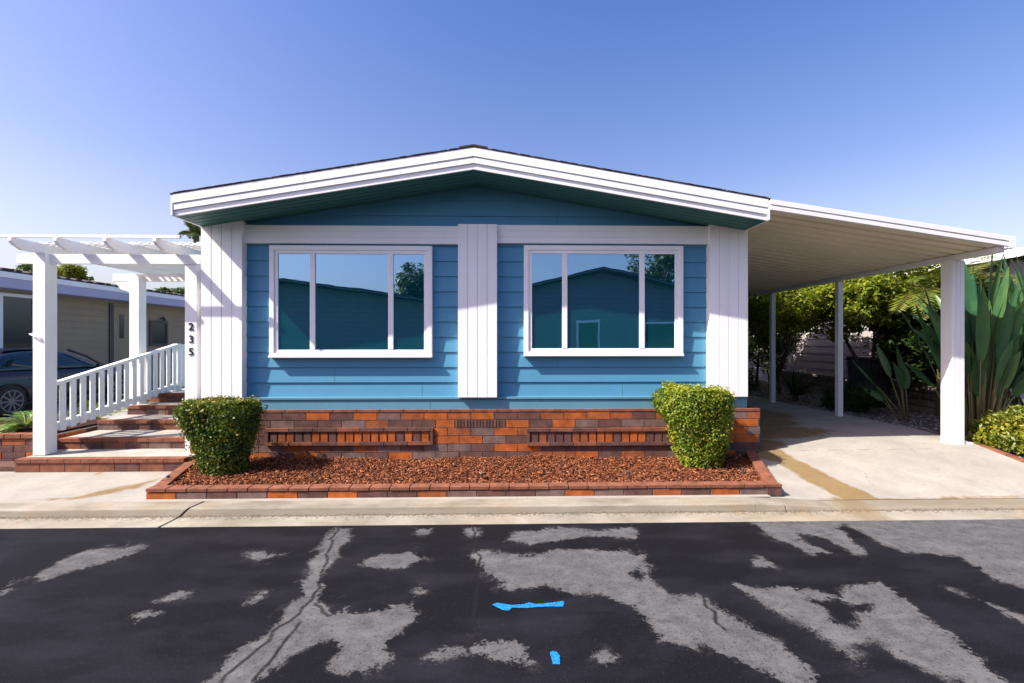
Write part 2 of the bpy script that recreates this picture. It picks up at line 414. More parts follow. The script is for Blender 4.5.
xs = np.concatenate([np.linspace(-70, -6.5, 30)[:-1], np.arange(-6.5, 6.5, .016), np.linspace(6.5, 70, 30)])
ys = np.concatenate([np.linspace(-3.6, 1.4, 14)[:-1], np.linspace(1.4, D_G + .004, 176)])
P, V, Fq = grid(xs, ys, lambda P: np.zeros(len(P)))
worn = np.full(len(P), -1.0)
for q in road_poly: worn = np.maximum(worn, sdist(P, q))
for q in hole_poly: worn = np.minimum(worn, -sdist(P, q) - .01)
# patches of wear outside the photographed stretch
for _ in range(46):
    cx = rng.uniform(-40, 40); cy = rng.uniform(-3.2, 3.6)
    if abs(cx) < 6.6 and cy > 1.2: continue
    a = rng.uniform(.3, 1.4); bb = rng.uniform(.15, .5)
    worn = np.maximum(worn, .25 * (1 - np.hypot((P[:, 0] - cx) / a, (P[:, 1] - cy) / bb)))
def jag(ln, r=np.random.default_rng(3)):
    out = []
    for a, b in zip(ln[:-1], ln[1:]):
        a = np.array(a); b = np.array(b); k_ = max(3, int(np.hypot(*(b - a)) / .07))
        out += [a + (b - a) * t + (r.normal(0, .014, 2) if 0 < t else 0) for t in np.arange(k_) / k_]
    return out + [np.array(ln[-1])]
crack_ln = [jag(q) for q in crack_ln]
crk = np.full(len(P), 9.0)
for q in crack_ln: crk = np.minimum(crk, ldist(P, q))
structure(np_mesh('road', V, Fq, M['asphalt'], attrs={'worn': ('POINT', np.clip(worn, -.6, .6)), 'crack': ('POINT', crk)}))

k = MB()
def kerb_seg(x0, x1, dip0, dip1, sk0=0.0, sk1=0.0):
    def sec(x, dip, s):
        h = .095 - .042 * dip
        return [(x + s * 0, D_G, .004), (x + s * .3, D_F, .018), (x + s * .4, D_F + .012, .026), (x + s * .8, D_T - .015, h - .008), (x + s * .85, D_T + .012, h), (x + s, D_B, h - .004 - .0 * dip), (x + s, D_B, -.12), (x, D_G, -.12)]
    a = sec(x0, dip0, sk0); b = sec(x1, dip1, sk1); n = len(a); i = len(k.v); k.v += a + b
    for q in range(n): k.f.append((i + q, i + (q + 1) % n, i + n + (q + 1) % n, i + n + q)); k.m.append(0)
    k.f.append(tuple(range(i, i + n))); k.f.append(tuple(range(i + 2 * n - 1, i + n - 1, -1))); k.m += [0, 0]
xj = pZ(166, 524, 0)[0]
for q in range(9): kerb_seg(xj - .008 - (q + 1) * 6.1, xj - .008 - q * 6.1 - .01, 0, 0, 0 if q else 0, .14 if q == 0 else 0)
x2 = pZ(797, 520, 0)[0]
kerb_seg(xj + .008, x2 - .3, 0, 0, .14, 0)
kerb_seg(x2 - .297, x2 - .006, 0, .25)
kerb_seg(x2 + .006, x2 + .5, .25, 1)
kerb_seg(x2 + .503, 6.6, 1, 1); kerb_seg(6.603, 7.3, 1, 0)
for q in range(9): kerb_seg(7.31 + q * 6.1, 7.3 + (q + 1) * 6.1, 0, 0)
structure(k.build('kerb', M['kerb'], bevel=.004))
# wedge closing the skewed joint
# far side of the road
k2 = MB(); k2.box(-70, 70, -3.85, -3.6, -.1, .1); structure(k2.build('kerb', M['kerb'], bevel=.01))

def zdrive(x, d):
    return np.interp(d, [4.4, 4.62, 6.05, 7.5, 10, 16], [.045, .049, .205, .255, .30, .32]) + .10 * np.clip((x - 3.2) / 2.7, 0, 1) * np.clip((d - 4.63) / 1.4, 0, 1) * np.clip((10 - d) / 3, 0, 1)
def pG(x, y):   # pixel on the driveway surface
    z = .2
    for _ in range(25): p = pZ(x, y, z); z = float(zdrive(p[0], p[1]))
    return p
xs = np.concatenate([np.arange(2.795, 6.42, .028), [6.42]]); ys = np.concatenate([np.arange(D_B + .003, 9, .028), np.linspace(9, 18, 20)])
P, V, Fq = grid(xs, ys, lambda P: zdrive(P[:, 0], P[:, 1]))
bt = (P[Fq[:, 0], 1] - 4.70) / 1.25
keep = np.where(P[Fq[:, 0], 1] < 4.72, True, np.where(P[Fq[:, 0], 1] < 5.95, P[Fq[:, 0], 0] > fx(782, 4.70) + (fx(752, 5.95) - fx(782, 4.70)) * bt - .09, P[Fq[:, 0], 0] > 3.1))
Fq = Fq[keep]
stain_px = [[(748,446),(776,447),(794,457),(832,476),(872,494),(896,506),(896,512),(850,512),(834,496),(802,479),(776,463),(752,457)],
            [(812,499),(830,496),(900,498),(1024,494),(1060,492),(1060,496),(1024,498),(900,502),(830,501)]]
st = np.full(len(P), -1.0)
for q in stain_px: st = np.maximum(st, sdist(P, [pG(x, y)[:2] for x, y in q]))
jt = np.full(len(P), 1.0)
for q in ([(760, 451), (935, 449), (1000, 448)], [(905, 463), (960, 500)]): 
    if q[0][0] == 760: jt = np.minimum(jt, ldist(P, [pG(x, y)[:2] for x, y in q]))
jt = np.minimum(jt, np.abs(P[:, 1] - 9.2))
for q in ([(3.9, 4.6), (4.3, 5.3), (4.2, 6.0)], [(5.6, 4.62), (5.2, 5.2), (5.5, 6.1)]): jt = np.minimum(jt, ldist(P, jag(q)) + .004)
# wet stains inside the carport, spread wider to paint its shade deeper
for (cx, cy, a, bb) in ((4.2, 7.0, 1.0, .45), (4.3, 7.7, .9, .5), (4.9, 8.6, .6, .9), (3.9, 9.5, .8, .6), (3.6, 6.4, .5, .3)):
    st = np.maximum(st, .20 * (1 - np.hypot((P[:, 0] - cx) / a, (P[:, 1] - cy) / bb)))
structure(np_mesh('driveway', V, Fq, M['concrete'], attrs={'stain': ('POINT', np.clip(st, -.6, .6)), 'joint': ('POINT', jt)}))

xs = np.concatenate([[-60, -20, -12], np.arange(-8, -3.0, .03), np.arange(-3.0, 2.7, .3), [2.79]]); ys = np.arange(D_B + .003, 6.0, .03)
P, V, Fq = grid(xs, ys, lambda P: np.full(len(P), .088) - .004 * (P[:, 1] > 5.7))
st = np.full(len(P), -1.0)
for q in ([(25,500),(70,496),(110,488),(150,480),(165,476),(162,480),(140,488),(100,497),(60,502)], [(92,473),(108,470),(104,474),(94,475)]):
    st = np.maximum(st, sdist(P, [pZ(x, y, .088)[:2] for x, y in q]) * .6 - .006)
jt = ldist(P, [pZ(x, y, .088)[:2] for x, y in [(112, 470), (30, 500)]]) + .004
structure(np_mesh('pavement', V, Fq, M['concrete'], attrs={'stain': ('POINT', np.clip(st, -.6, .6)), 'joint': ('POINT', jt)}))
# neighbouring drive on the left
xs = np.array([-40, -13.2, -7.2]); ys = np.array([6.0, 9, 12, 24.])
P, V, Fq = grid(xs, ys, lambda P: np.full(len(P), .10))
structure(np_mesh('neighbouring_driveway', V, Fq, M['concrete'], attrs={'stain': ('POINT', np.full(len(P), -1.)), 'joint': ('POINT', np.full(len(P), 1.))}))
# soil strips
g = MB(); g.poly([(-7.2, 5.95, .10), (-4.1, 5.95, .10), (-4.1, 24, .10), (-7.2, 24, .10)]); structure(g.build('soil_strip', M['soil']))
g = MB(); g.poly([(6.42, 4.7, .05), (14, 4.7, .05), (14, 6.2, .27), (6.42, 6.2, .27)]); g.poly([(6.42, 6.2, .27), (14, 6.2, .27), (14, 24, .30), (6.42, 24, .30)])
structure(g.build('soil_strip', M['soil']))

# ------------------------------------------------------------------ house
WY = 6.07                       # siding face
FY = 5.42                      # fascia face
XL, XR = fx(201, 5.95), fx(748, 5.95)
HB = 20.0                       # back of house
XC = fx(473.5, FY)
ZT, ZS = fz(473, 147.5, FY), fz(473, 168.5, FY)     # fascia top / soffit at the ridge
EL, ER = fx(173, FY), fx(768, FY)
SL = .166
def roofz(x, base): return base - SL * abs(x - XC)
house = thing('house', 'blue single storey home with white trim, low gable roof and brick base', 'house', ((XL + XR) / 2, WY, .09))
# siding
w = MB(); bh = .2005; z0 = fz(470, 397, WY)
def xr_at(z, extra=.10):
    h = (ZS + extra - z) / SL
    return max(XL + .02, XC - h), min(XR - .02, XC + h)
zz = z0; 
while zz < ZS + .08:
    z1 = min(zz + bh, ZS + .09)
    a0, a1 = xr_at(zz); b0, b1 = xr_at(z1)
    w.poly([(a0, WY - .017, zz), (a1, WY - .017, zz), (b1, WY, z1), (b0, WY, z1)])
    w.poly([(a0, WY + .003, zz), (a1, WY + .003, zz), (a1, WY - .017, zz), (a0, WY - .017, zz)])
    zz += bh
EZ = roofz(EL, ZS)
w.box(XL, XL + .1, WY + .01, HB, .6, roofz(XL, ZS) + .05); w.box(XR - .1, XR, WY + .01, HB, .6, roofz(XR, ZS) + .05); w.box(XL, XR, HB, HB + .1, .6, EZ)
k_ = 0; zz = z0
while zz < ZS - .2:
    for xj_ in ((-1.05, 1.62) if k_ % 3 == 0 else (-2.2,) if k_ % 3 == 1 else (.75,)):
        w.hexa([(xj_, WY - .0185, zz), (xj_ + .0035, WY - .0185, zz), (xj_ + .0035, WY + .01, zz), (xj_, WY + .01, zz), (xj_, WY - .0015, zz + bh - .004), (xj_ + .0035, WY - .0015, zz + bh - .004), (xj_ + .0035, WY + .01, zz + bh - .004), (xj_, WY + .01, zz + bh - .004)], 1)
    zz += bh; k_ += 1
w.build('wall', [M['blue'], M['teal']], house)
# skirt and drip edge
s = MB(); s.box(XL - .01, XR + .02, WY - .06, WY + .02, fz(470, 409.5, WY), fz(470, 399, WY)); s.box(XL - .01, XR + .02, WY - .075, WY + .02, fz(470, 398.6, WY), fz(470, 396.3, WY), 1)
s.box(fx(430, WY - .06), fx(430, WY - .06) + .005, WY - .0615, WY, fz(470, 409.5, WY) + .002, fz(470, 399, WY) - .002, 2)
s.build('skirt_board', [M['skirt'], M['skirt'], M['teal']], house, bevel=.003)
# pilasters
def pil(xa, xb, ytop, zbot, x_end=0):
    p = MB(); D = 5.945
    X0, X1 = fx(xa, D), fx(xb, D); zt = fz((xa + xb) / 2, ytop, D); n = 4; bw = (X1 - X0) / n
    p.box(X0 + .004, X1 - .004, D + .009, WY + .02, zbot, zt - .004)
    for i in range(n): p.box(X0 + i * bw + (.004 if i else 0), X0 + (i + 1) * bw - (.004 if i < n - 1 else 0), D, D + .009, zbot, zt)
    return p.build('pilaster', M['white'], house, bevel=.002)
zb = fz(470, 396.5, WY) + .002
pil(201, 242, 219, zb); pil(458, 497, 224, zb); pil(710, 748, 219, zb)
# frieze
for xa, xb in ((242, 458), (497, 710)):
    p = MB(); D = 6.005; X0, X1 = fx(xa, 5.96) , fx(xb, 5.96); za, zc = fz((xa + xb) / 2, 243.5, D), fz((xa + xb) / 2, 225.5, D); h = (zc - za) / 3
    p.box(X0, X1, D + .006, WY + .02, za, zc - .003)
    for i in range(3): p.box(X0, X1, D, D + .006, za + i * h + (.003 if i else 0), za + (i + 1) * h - (.003 if i < 2 else 0))
    p.build('frieze_board', M['white'], house, bevel=.002)
# windows
def window(xa, xb, yt, yb, mul):
    D = 5.995; X0, X1 = fx(xa, D), fx(xb, D); xm = (xa + xb) / 2; Z1, Z0 = fz(xm, yt, D), fz(xm, yb, D)
    f = MB(); B = WY + .02; t = .062
    f.box(X0, X1, D, B, Z1 - t, Z1); f.box(X0, X1, D, B, Z0, Z0 + t); f.box(X0, X0 + t, D, B, Z0 + t, Z1 - t); f.box(X1 - t, X1, D, B, Z0 + t, Z1 - t)
    D2 = D + .014; q = .045
    x0, x1, z0, z1 = X0 + t, X1 - t, Z0 + t, Z1 - t
    f.box(x0, x1, D2, B, z1 - q, z1); f.box(x0, x1, D2, B, z0, z0 + q); f.box(x0, x0 + q, D2, B, z0 + q, z1 - q); f.box(x1 - q, x1, D2, B, z0 + q, z1 - q)
    gx0, gx1, gz0, gz1 = x0 + q, x1 - q, z0 + q, z1 - q
    edges = [gx0]
    for m_ in mul:
        mx = fx(m_, D); f.box(mx - .034, mx + .034, D2 - .004, B, gz0, gz1); edges += [mx - .034, mx + .034]
    edges.append(gx1)
    f.box(X0 - .0, X1 + .0, D - .028, D - .001, Z0 + .004, Z0 + .03)
    o = f.build('window', M['vinyl'], house, bevel=.004)
    for i in range(0, len(edges), 2):
        p = MB(); g_ = .006 if i != 2 else 0
        p.box(edges[i] - .004, edges[i + 1] + .004, D + .030, D + .036, gz0 - .004, gz1 + .004)
        p.build('pane', M['glass'], o)
window(269, 432, 245.5, 358, (312, 390.5)); window(524, 683.5, 245.5, 356.5, (565, 642.5))
# brick base
BY = 5.965
def brick(b, x0, x1, y0, y1, z0, z1, m): b.box(x0, x1, y0, y1, z0, z1, m)
bs = MB(); BX0, BX1 = fx(190, BY), fx(760, BY); ztop = fz(470, 409.5, BY); zcap = ztop - .03
bs.box(BX0 + .006, BX1 - .006, BY + .007, WY + .3, .05, ztop - .006, MOR)
L = .305; H = .1045
def pick(): return random.choices([ORG, RST, BRN, GRB], [.27, .16, .42, .15])[0]
x = BX0
while x < BX1: brick(bs, x, min(x + L - .009, BX1), BY - .006, BY + .1, zcap, ztop, CAP); x += L
vx0, vx1 = fx(455, BY), fx(500, BY)
for c in range(6):
    zt = zcap - c * H - .005; zb_ = zt - H + .010
    x = BX0 - (L * .5 if c % 2 else 0) - .04
    while x < BX1:
        a, b_ = max(x, BX0), min(x + L - .010, BX1); x += L
        if b_ - a < .03: continue
        if c == 1 and b_ > vx0 and a < vx1:
            if a < vx0 - .03: brick(bs, a, vx0 - .01, BY, BY + .05, zb_, zt, ORG)
            if b_ > vx1 + .03: brick(bs, vx1 + .01, b_, BY, BY + .05, zb_, zt, BRN)
            continue
        y = BY + random.uniform(-.0015, .0015)
        brick(bs, a, b_, y, y + .05, zb_, zt, pick())
    # return side on the right
    x = WY + .3
    yy = BY + .05
    while yy < 7.2: brick(bs, BX1 - .02, BX1 + random.uniform(0, .002), yy + .01, min(yy + L, 7.2), zb_, zt, pick()); yy += L
bs.box(BX1 - .2, BX1 - .007, BY + .02, 7.2, .05, ztop - .006, MOR)
bs.build('brick_base', BR, house)
bv = MB()
n = 14
for i in range(n):
    a = vx0 + (vx1 - vx0) * i / n; brick(bv, a + .004, a + (vx1 - vx0) / n - .012, BY - .004, BY + .02, zcap - 2 * H + .008, zcap - H - .006, BRN if i % 3 else CAP)
bv.build('brick_vent', BR, house)
for xa, xb in ((266, 433), (527, 690)):
    d = MB(); X0, X1 = fx(xa, BY), fx(xb, BY); za, zc = fz((xa + xb) / 2, 445, BY), fz((xa + xb) / 2, 427.8, BY)
    y = BY - .03
    for zl in (za, zc - .042):
        x = X0
        while x < X1 - .01: brick(d, x, min(x + L - .008, X1), y, BY + .03, zl, zl + .042, random.choice([BRN, BRN, CAP, CAP])); x += L
    d.box(X0, X0 + .035, y + .004, BY + .03, za + .043, zc - .043, BRN); d.box(X1 - .035, X1, y + .004, BY + .03, za + .043, zc - .043, BRN)
    nb = int((X1 - X0 - .09) / .106); st_ = (X1 - X0 - .09) / nb
    for i in range(nb): brick(d, X0 + .045 + i * st_ + .011, X0 + .045 + (i + 1) * st_ - .011, BY - .014, BY + .02, za + .044, zc - .044, random.choices([ORG, RST, BRN], [.32, .18, .5])[0])
    d.build('brick_panel', BR, house)
# soffit, fascia, roof
sf = MB(); nb = 6; sw = (WY + .03 - (FY + .02)) / nb
for (xa, xb) in ((EL, XC), (XC, ER)):
    za, zc = roofz(xa, ZS), roofz(xb, ZS)
    for i in range(nb):
        y0 = FY + .02 + i * sw; y1 = y0 + sw - .012
        sf.hexa([(xa, y0, za), (xb, y0, zc), (xb, y1, zc), (xa, y1, za), (xa, y0, za + .02), (xb, y0, zc + .02), (xb, y1, zc + .02), (xa, y1, za + .02)])
        sf.hexa([(xa, y1, za + .012), (xb, y1, zc + .012), (xb, y1 + .012, zc + .012), (xa, y1 + .012, za + .012), (xa, y1, za + .02), (xb, y1, zc + .02), (xb, y1 + .012, zc + .02), (xa, y1 + .012, za + .02)])
sf.build('soffit', M['teal'], house)
FH = ZT - ZS
fa = MB()
def rake(fm, xa, xb, y0, y1, za, zc, zfun):
    fm.hexa([(xa, y0, zfun(xa, za)), (xb, y0, zfun(xb, za)), (xb, y1, zfun(xb, za)), (xa, y1, zfun(xa, za)), (xa, y0, zfun(xa, zc)), (xb, y0, zfun(xb, zc)), (xb, y1, zfun(xb, zc)), (xa, y1, zfun(xa, zc))])
for (xa, xb) in ((EL, XC), (XC, ER)):
    rake(fa, xa, xb, FY - .010, FY + .02, ZT - .105, ZT, roofz)
    rake(fa, xa, xb, FY + .004, FY + .019, ZT - .118, ZT - .1055, roofz)
    rake(fa, xa, xb, FY - .002, FY + .02, ZT - .185, ZT - .119, roofz)
    rake(fa, xa, xb, FY + .014, FY + .032, ZS - .004, ZT - .1855, roofz)
for xe, sgn in ((EL, -1), (ER, 1)):
    zz = roofz(xe, ZS)
    fa.box(min(xe, xe + sgn * .022), max(xe, xe + sgn * .022), FY - .008, HB, zz - .002, zz + FH * .93)
fa.build('fascia', M['white'], house, bevel=.003)
rf = MB()
for (xa, xb) in ((EL - .03, XC), (XC, ER + .03)):
    rake(rf, xa, xb, FY - .014, HB + .4, ZT + .001, ZT + .014, roofz)
for i in range(40):     # ridge caps
    y = FY - .018 + i * .36
    for sg in (-1, 1):
        x1 = XC + sg * .17; rf.hexa([(min(XC, x1), y, ZT + .016 - (SL * .17 if x1 < XC else 0)), (max(XC, x1), y, ZT + .016 - (SL * .17 if x1 > XC else 0)), (max(XC, x1), y + .37, ZT + .016 - (SL * .17 if x1 > XC else 0)), (min(XC, x1), y + .37, ZT + .016 - (SL * .17 if x1 < XC else 0)),
                         (min(XC, x1), y, ZT + .034 - (SL * .17 if x1 < XC else 0)), (max(XC, x1), y, ZT + .034 - (SL * .17 if x1 > XC else 0)), (max(XC, x1), y + .37, ZT + .028 - (SL * .17 if x1 > XC else 0)), (min(XC, x1), y + .37, ZT + .028 - (SL * .17 if x1 < XC else 0))])
# tabs of the lowest shingle course along the rake
for i in range(150):
    x = EL + (ER - EL) * i / 150 + random.uniform(0, .02)
    if abs(x - XC) < .2: continue
    wdt = random.uniform(.03, .12); h = random.uniform(.002, .006)
    rake(rf, x, min(x + wdt, ER), FY - .016 - random.uniform(0, .004), FY + .2, ZT + .0145, ZT + .0145 + h, roofz)
rf.build('roof', M['shingle'], house)

# ------------------------------------------------------------------ carport
CX0, CX1 = ER + .024, fx(1010, FY)
zc0, zc1 = fz(768, 199.5, FY), fz(1012, 236.5, FY)
CS = (zc0 - zc1) / (CX1 - CX0)
def carz(x, base): return base - CS * (x - CX0)
CB = 15.0
PXc = fx(955, 6.05)
carport = thing('carport', 'white aluminium carport with ribbed cream underside on slim posts beside the blue house', 'carport', (PXc, 6.05, .29))
rp = MB(); pitch = .205; y = FY + .035
prof = []
while y < CB:
    prof += [(y, 0), (y + .135, 0), (y + .15, .045), (y + .19, .045)]; y += pitch
zb0 = zc0 - .115
i0 = len(rp.v); n = len(prof)
for x in (CX0, CX1 - .03):
    for (yy, dz) in prof: rp.v.append((x, yy, carz(x, zb0) + dz))
for q in range(n - 1): rp.f.append((i0 + q, i0 + q + 1, i0 + n + q + 1, i0 + n + q)); rp.m.append(0)
for x in (CX0, CX1 - .03):       # upper skin, 4 mm sheet
    for (yy, dz) in prof: rp.v.append((x, yy, carz(x, zb0) + dz + .004))
for q in range(n - 1): rp.f.append((i0 + 2 * n + q, i0 + 2 * n + q + 1, i0 + 3 * n + q + 1, i0 + 3 * n + q)); rp.m.append(0)
rp.build('roof_panel', M['cream'], carport)
cf = MB()
def cband(y0, y1, za, zc): rake(cf, CX0, CX1, y0, y1, za, zc, carz)
cband(FY - .018, FY + .02, zc0 - .062, zc0); cband(FY - .006, FY + .018, zc0 - .072, zc0 - .0625); cband(FY - .012, FY + .02, zc0 - .125, zc0 - .0725)
cband(FY + .021, FY + .034, zc0 - .125, zc0 - .118)
cf.build('fascia', M['white_metal'], carport, bevel=.004)
gt = MB(); zg = carz(CX1, zb0)
gt.extrude([(CX1 - .028, zg - .03), (CX1 + .045, zg - .03), (CX1 + .05, zg + .115), (CX1 + .044, zg + .115), (CX1 + .038, zg - .022), (CX1 - .028, zg - .022)], FY - .02, CB, 'y')
gt.box(CX1 - .027, CX1 + .037, FY - .019, FY - .012, zg - .021, zg + .112)
gt.box(CX1 - .0285, CX1 - .0225, FY + .04, CB, zg - .019, zg + .06)
gt.build('gutter', M['white_metal'], carport, bevel=.003)
bm_ = MB(); zbm = carz(PXc, zb0); bm_.box(PXc - .045, PXc + .045, FY + .06, CB - .1, zbm - .075, zbm - .002); bm_.build('side_beam', M['white_metal'], carport, bevel=.004)
def fluted(X0, X1, Y0, Y1, Z0, Z1, n):
    p = MB(); wv = (X1 - X0) / n
    p.box(X0 + .006, X1 - .006, Y0 + .006, Y1 - .006, Z0, Z1)
    for i in range(n):
        p.box(X0 + i * wv + .003, X0 + (i + 1) * wv - .003, Y0, Y0 + .0055, Z0, Z1)
        p.box(X0 + i * wv + .003, X0 + (i + 1) * wv - .003, Y1 - .0055, Y1, Z0, Z1)
    wv = (Y1 - Y0) / n
    for i in range(n):
        p.box(X0, X0 + .0055, Y0 + i * wv + .003, Y0 + (i + 1) * wv - .003, Z0, Z1)
        p.box(X1 - .0055, X1, Y0 + i * wv + .003, Y0 + (i + 1) * wv - .003, Z0, Z1)
    return p
y0 = 6.0
o = fluted(PXc - .085, PXc + .085, y0, y0 + .17, .2, zbm - .076, 3); 
o.extrude([(PXc + .086, .30), (PXc + .086, .36), (PXc + .17, .325), (PXc + .23, .318), (PXc + .23, .292), (PXc + .17, .296)], y0 + .02, y0 + .09, 'y')
o.build('post', M['white_metal'], carport, bevel=.003)
for px_ in (839, 772.5):
    a, b_, c_ = ray(px_, 341.5); yp = PXc * b_ / a
    fluted(PXc - .045, PXc + .045, yp - .045, yp + .045, .2, zbm - .076, 2).build('post', M['white_metal'], carport, bevel=.002)

# ------------------------------------------------------------------ pergola over the steps
PY = 5.90
pxl = fx(39, PY); pxr = fx(192.5, 6.0)
perg = thing('pergola', 'white timber pergola with rounded joist ends and lattice above the steps', 'pergola', ((pxl + pxr) / 2, PY, .24))
zbb, zbt = fz(60, 264, PY + .08), fz(60, 254.5, PY + .08)
ZJ = zbt + .135
hw = .078
def bpost(xc, yf, z0, zt):
    p = MB(); p.box(xc - hw, xc + hw, yf, yf + 2 * hw, z0, zt); return p
p1 = bpost(pxl, PY, .246, zbt + .01); p1.build('post', M['white'], perg, bevel=.005)
pn = bpost(pxr, 5.97, .08, zbb - .002).build('post', M['white'], perg, bevel=.005)
pxb = pxl - .16; yb2 = pX(138, 300, pxb)[1] - .08
bpost(pxb, yb2, .1, zbt - .012).build('post', M['white'], perg, bevel=.005)
bpost(pxr - .04, yb2, .3, zbb - .002).build('post', M['white'], perg, bevel=.005)
for yy in (PY + .06, yb2 + .06):
    b = MB()
    if yy < 6.5:
        b.box(pxl - hw - .26, pxl - hw - .001, yy, yy + .045, zbb, zbt); b.box(pxl + hw + .001, XL - .02, yy, yy + .045, zbb, zbt)
    else:
        b.box(pxb - hw - .34, XL - .02, yy + .03, yy + .075, zbb, zbt)
    b.build('beam', M['white'], perg, bevel=.004)
# scroll bracket on the rear post
b = MB(); b.extrude([(pxb - hw - .33, zbb - .001), (pxb - hw - .001, zbb - .001), (pxb - hw - .001, zbb - .26), (pxb - hw - .05, zbb - .20), (pxb - hw - .12, zbb - .16), (pxb - hw - .22, zbb - .13), (pxb - hw - .27, zbb - .06)], yb2 + .095, yb2 + .14, 'y'); b.build('bracket', M['white'], perg, bevel=.004)
tip = 5.58; back = 9.0
for px_ in (9.5, 55, 104.5, 154.5):
    X = fx(px_, tip) if px_ < 190 else XL - .06
    j = MB(); z0, z1 = zbt + .001, ZJ
    h = z1 - z0; pr = [(tip, z1), (tip, z1 - .045), (tip + .03, z1 - .085), (tip + .075, z0 + .03), (tip + .13, z0), (back, z0), (back, z1)]
    j.extrude(pr, X - .022, X + .022, 'x'); j.build('joist', M['white'], perg, bevel=.004)
lt = MB(); lt.box(pxl - .32, XL - .03, tip + .02, tip + .058, ZJ + .001, ZJ + .036)
y = 5.99
while y < back:
    lt.box(pxl - .32, XL - .03, y, y + .038, ZJ + .001, ZJ + .022); y += .074
x = pxl - .30
lt2 = lt
while x < XL - .06: lt.box(x, x + .038, 5.985, back, ZJ + .0225, ZJ + .036); x += .105
lt.build('lattice', M['white'], perg)
# house number
def digit(ch, x, z, size):
    cu = bpy.data.curves.new('digit', 'FONT'); cu.body = ch; cu.size = size * .87; cu.extrude = .004; cu.align_x = 'CENTER'; cu.align_y = 'CENTER'; cu.offset = .0012; cu.resolution_u = 4
    t = bpy.data.objects.new('tmp', cu); COL.objects.link(t)
    dg = bpy.context.evaluated_depsgraph_get(); me = bpy.data.meshes.new_from_object(t.evaluated_get(dg)); bpy.data.objects.remove(t)
    vs = [(v.co.x + x, 5.97 - .004 - v.co.z, v.co.y + z) for v in me.vertices]
    m_ = MB(); m_.v = vs; m_.f = [tuple(p.vertices) for p in me.polygons]; m_.m = [0] * len(m_.f)
    m_.build('digit', M['black'], pn)
for ch, yy in (('2', 327), ('3', 339.5), ('5', 352)): digit(ch, pxr + .004, fz(192, yy, 5.97), .155)
# mailbox flag / light hook on the front post
b = MB(); b.tube([(pxl - hw - .005, PY + .05, fz(36, 333, PY)), (pxl - hw - .02, PY - .02, fz(36, 334, PY)), (pxl - .02, PY - .025, fz(36, 337, PY)), (pxl + .03, PY - .004, fz(36, 338.5, PY))], .008, 6); b.build('hook', M['white_metal'], perg)

# ------------------------------------------------------------------ front steps
SX0, SX1 = -6.33 + .12, XL - .05
steps = thing('front_steps', 'brick edged steps with pale stone treads climbing along the left side of the house', 'steps', ((SX0 + SX1) / 2, 5.72, .08))
SY = [5.72, 6.26, 6.86, 7.4, 7.86]; SZ = [.245, .385, .525, .665, .81]
SX0 = fx(15, 5.72)
zprev = .085
for i, (yy, zt) in enumerate(zip(SY, SZ)):
    yn = SY[i + 1] if i < 4 else 11.5
    r = MB(); x = SX0
    xe = SX1 - (.0 if i else .0)
    r.box(SX0 + .006, xe - .006, yy + .007, yn + .02, .05 if i == 0 else SZ[i - 1] - .02, zt - .045, MOR)
    j = 0
    while x < xe - .02:
        b_ = min(x + .3, xe); r.box(x, b_ - .009, yy, yy + .09, zprev, zt - .050, random.choices([CAP, BRN, GRB], [.5, .35, .15])[0])
        x += .3
    x = SX0
    while x < xe - .02:
        b_ = min(x + .2, xe); r.box(x, b_ - .007, yy - .012, yy + .105, zt - .046, zt, CAP); x += .2
    # left flank bricks
    yv = yy + .1
    while yv < min(yn, 9): r.box(SX0, SX0 + .05, yv, min(yv + .3, yn) - .009, zprev, zt - .05, random.choice([CAP, BRN, ORG])); yv += .3
    r.build('riser', BR, steps)
    t = MB(); t.box(SX0, xe, yy + .107, yn + (.0 if i == 4 else .006), zt - .045, zt - .003); t.build('tread', M['tread'], steps)
    zprev = zt - .003
# railing
rail = thing('handrail', 'white picket stair railing rising from the front pergola post', 'railing', (pxl + .05, PY + .2, .245))
RX = pxl + .03
A = (RX, PY + 2 * hw + .002, fz(57, 384, 6.06)); a, b_, c_ = ray(175, 345); yt = RX * b_ / a
Bp = (RX, yt, pX(175, 345.5, RX)[2])
r = MB(); r.beam(A, Bp, .085, .045); r.build('top_rail', M['white'], rail, bevel=.004)
low0 = fz(57, 427, 6.06); low1 = pX(175, 386, RX)[2]
r = MB(); r.beam((RX, A[1], low0), (RX, yt, low1), .04, .10); r.build('bottom_rail', M['white'], rail, bevel=.004)
npk = 15
for i in range(npk):
    t = (i + .6) / npk; y = A[1] + (yt - A[1]) * t; za = low0 + (low1 - low0) * t - .07; zc = A[2] + (Bp[2] - A[2]) * t - .02
    p = MB(); p.box(RX + .021, RX + .042, y - .04, y + .04, za, zc); p.build('picket', M['white'], rail, bevel=.003)
p = MB(); p.box(RX - .05, RX + .05, yt, yt + .1, .8, Bp[2] + .03); p.build('newel_post', M['white'], rail, bevel=.004)
r = MB(); r.box(RX - .04, RX + .04, yt + .101, 11.0, Bp[2] - .03, Bp[2] + .015); r.build('landing_rail', M['white'], rail, bevel=.004)
r = MB(); r.box(RX - .02, RX + .02, yt + .101, 11.0, .87, .95); r.build('landing_rail', M['white'], rail, bevel=.004)
y = yt + .2
while y < 10.9:
    p = MB(); p.box(RX - .011, RX + .011, y - .04, y + .04, .951, Bp[2] - .031); p.build('picket', M['white'], rail, bevel=.003); y += .135
p = MB(); p.box(RX + .05, XL - .02, 11.01, 11.05, Bp[2] - .10, Bp[2] + .015)
p.build('landing_rail', M['white'], rail, bevel=.004)
for i in range(14):
    p = MB(); x = RX + .1 + i * .13; p.box(x, x + .07, 11.02, 11.04, .82, Bp[2] - .101); p.build('picket', M['white'], rail)

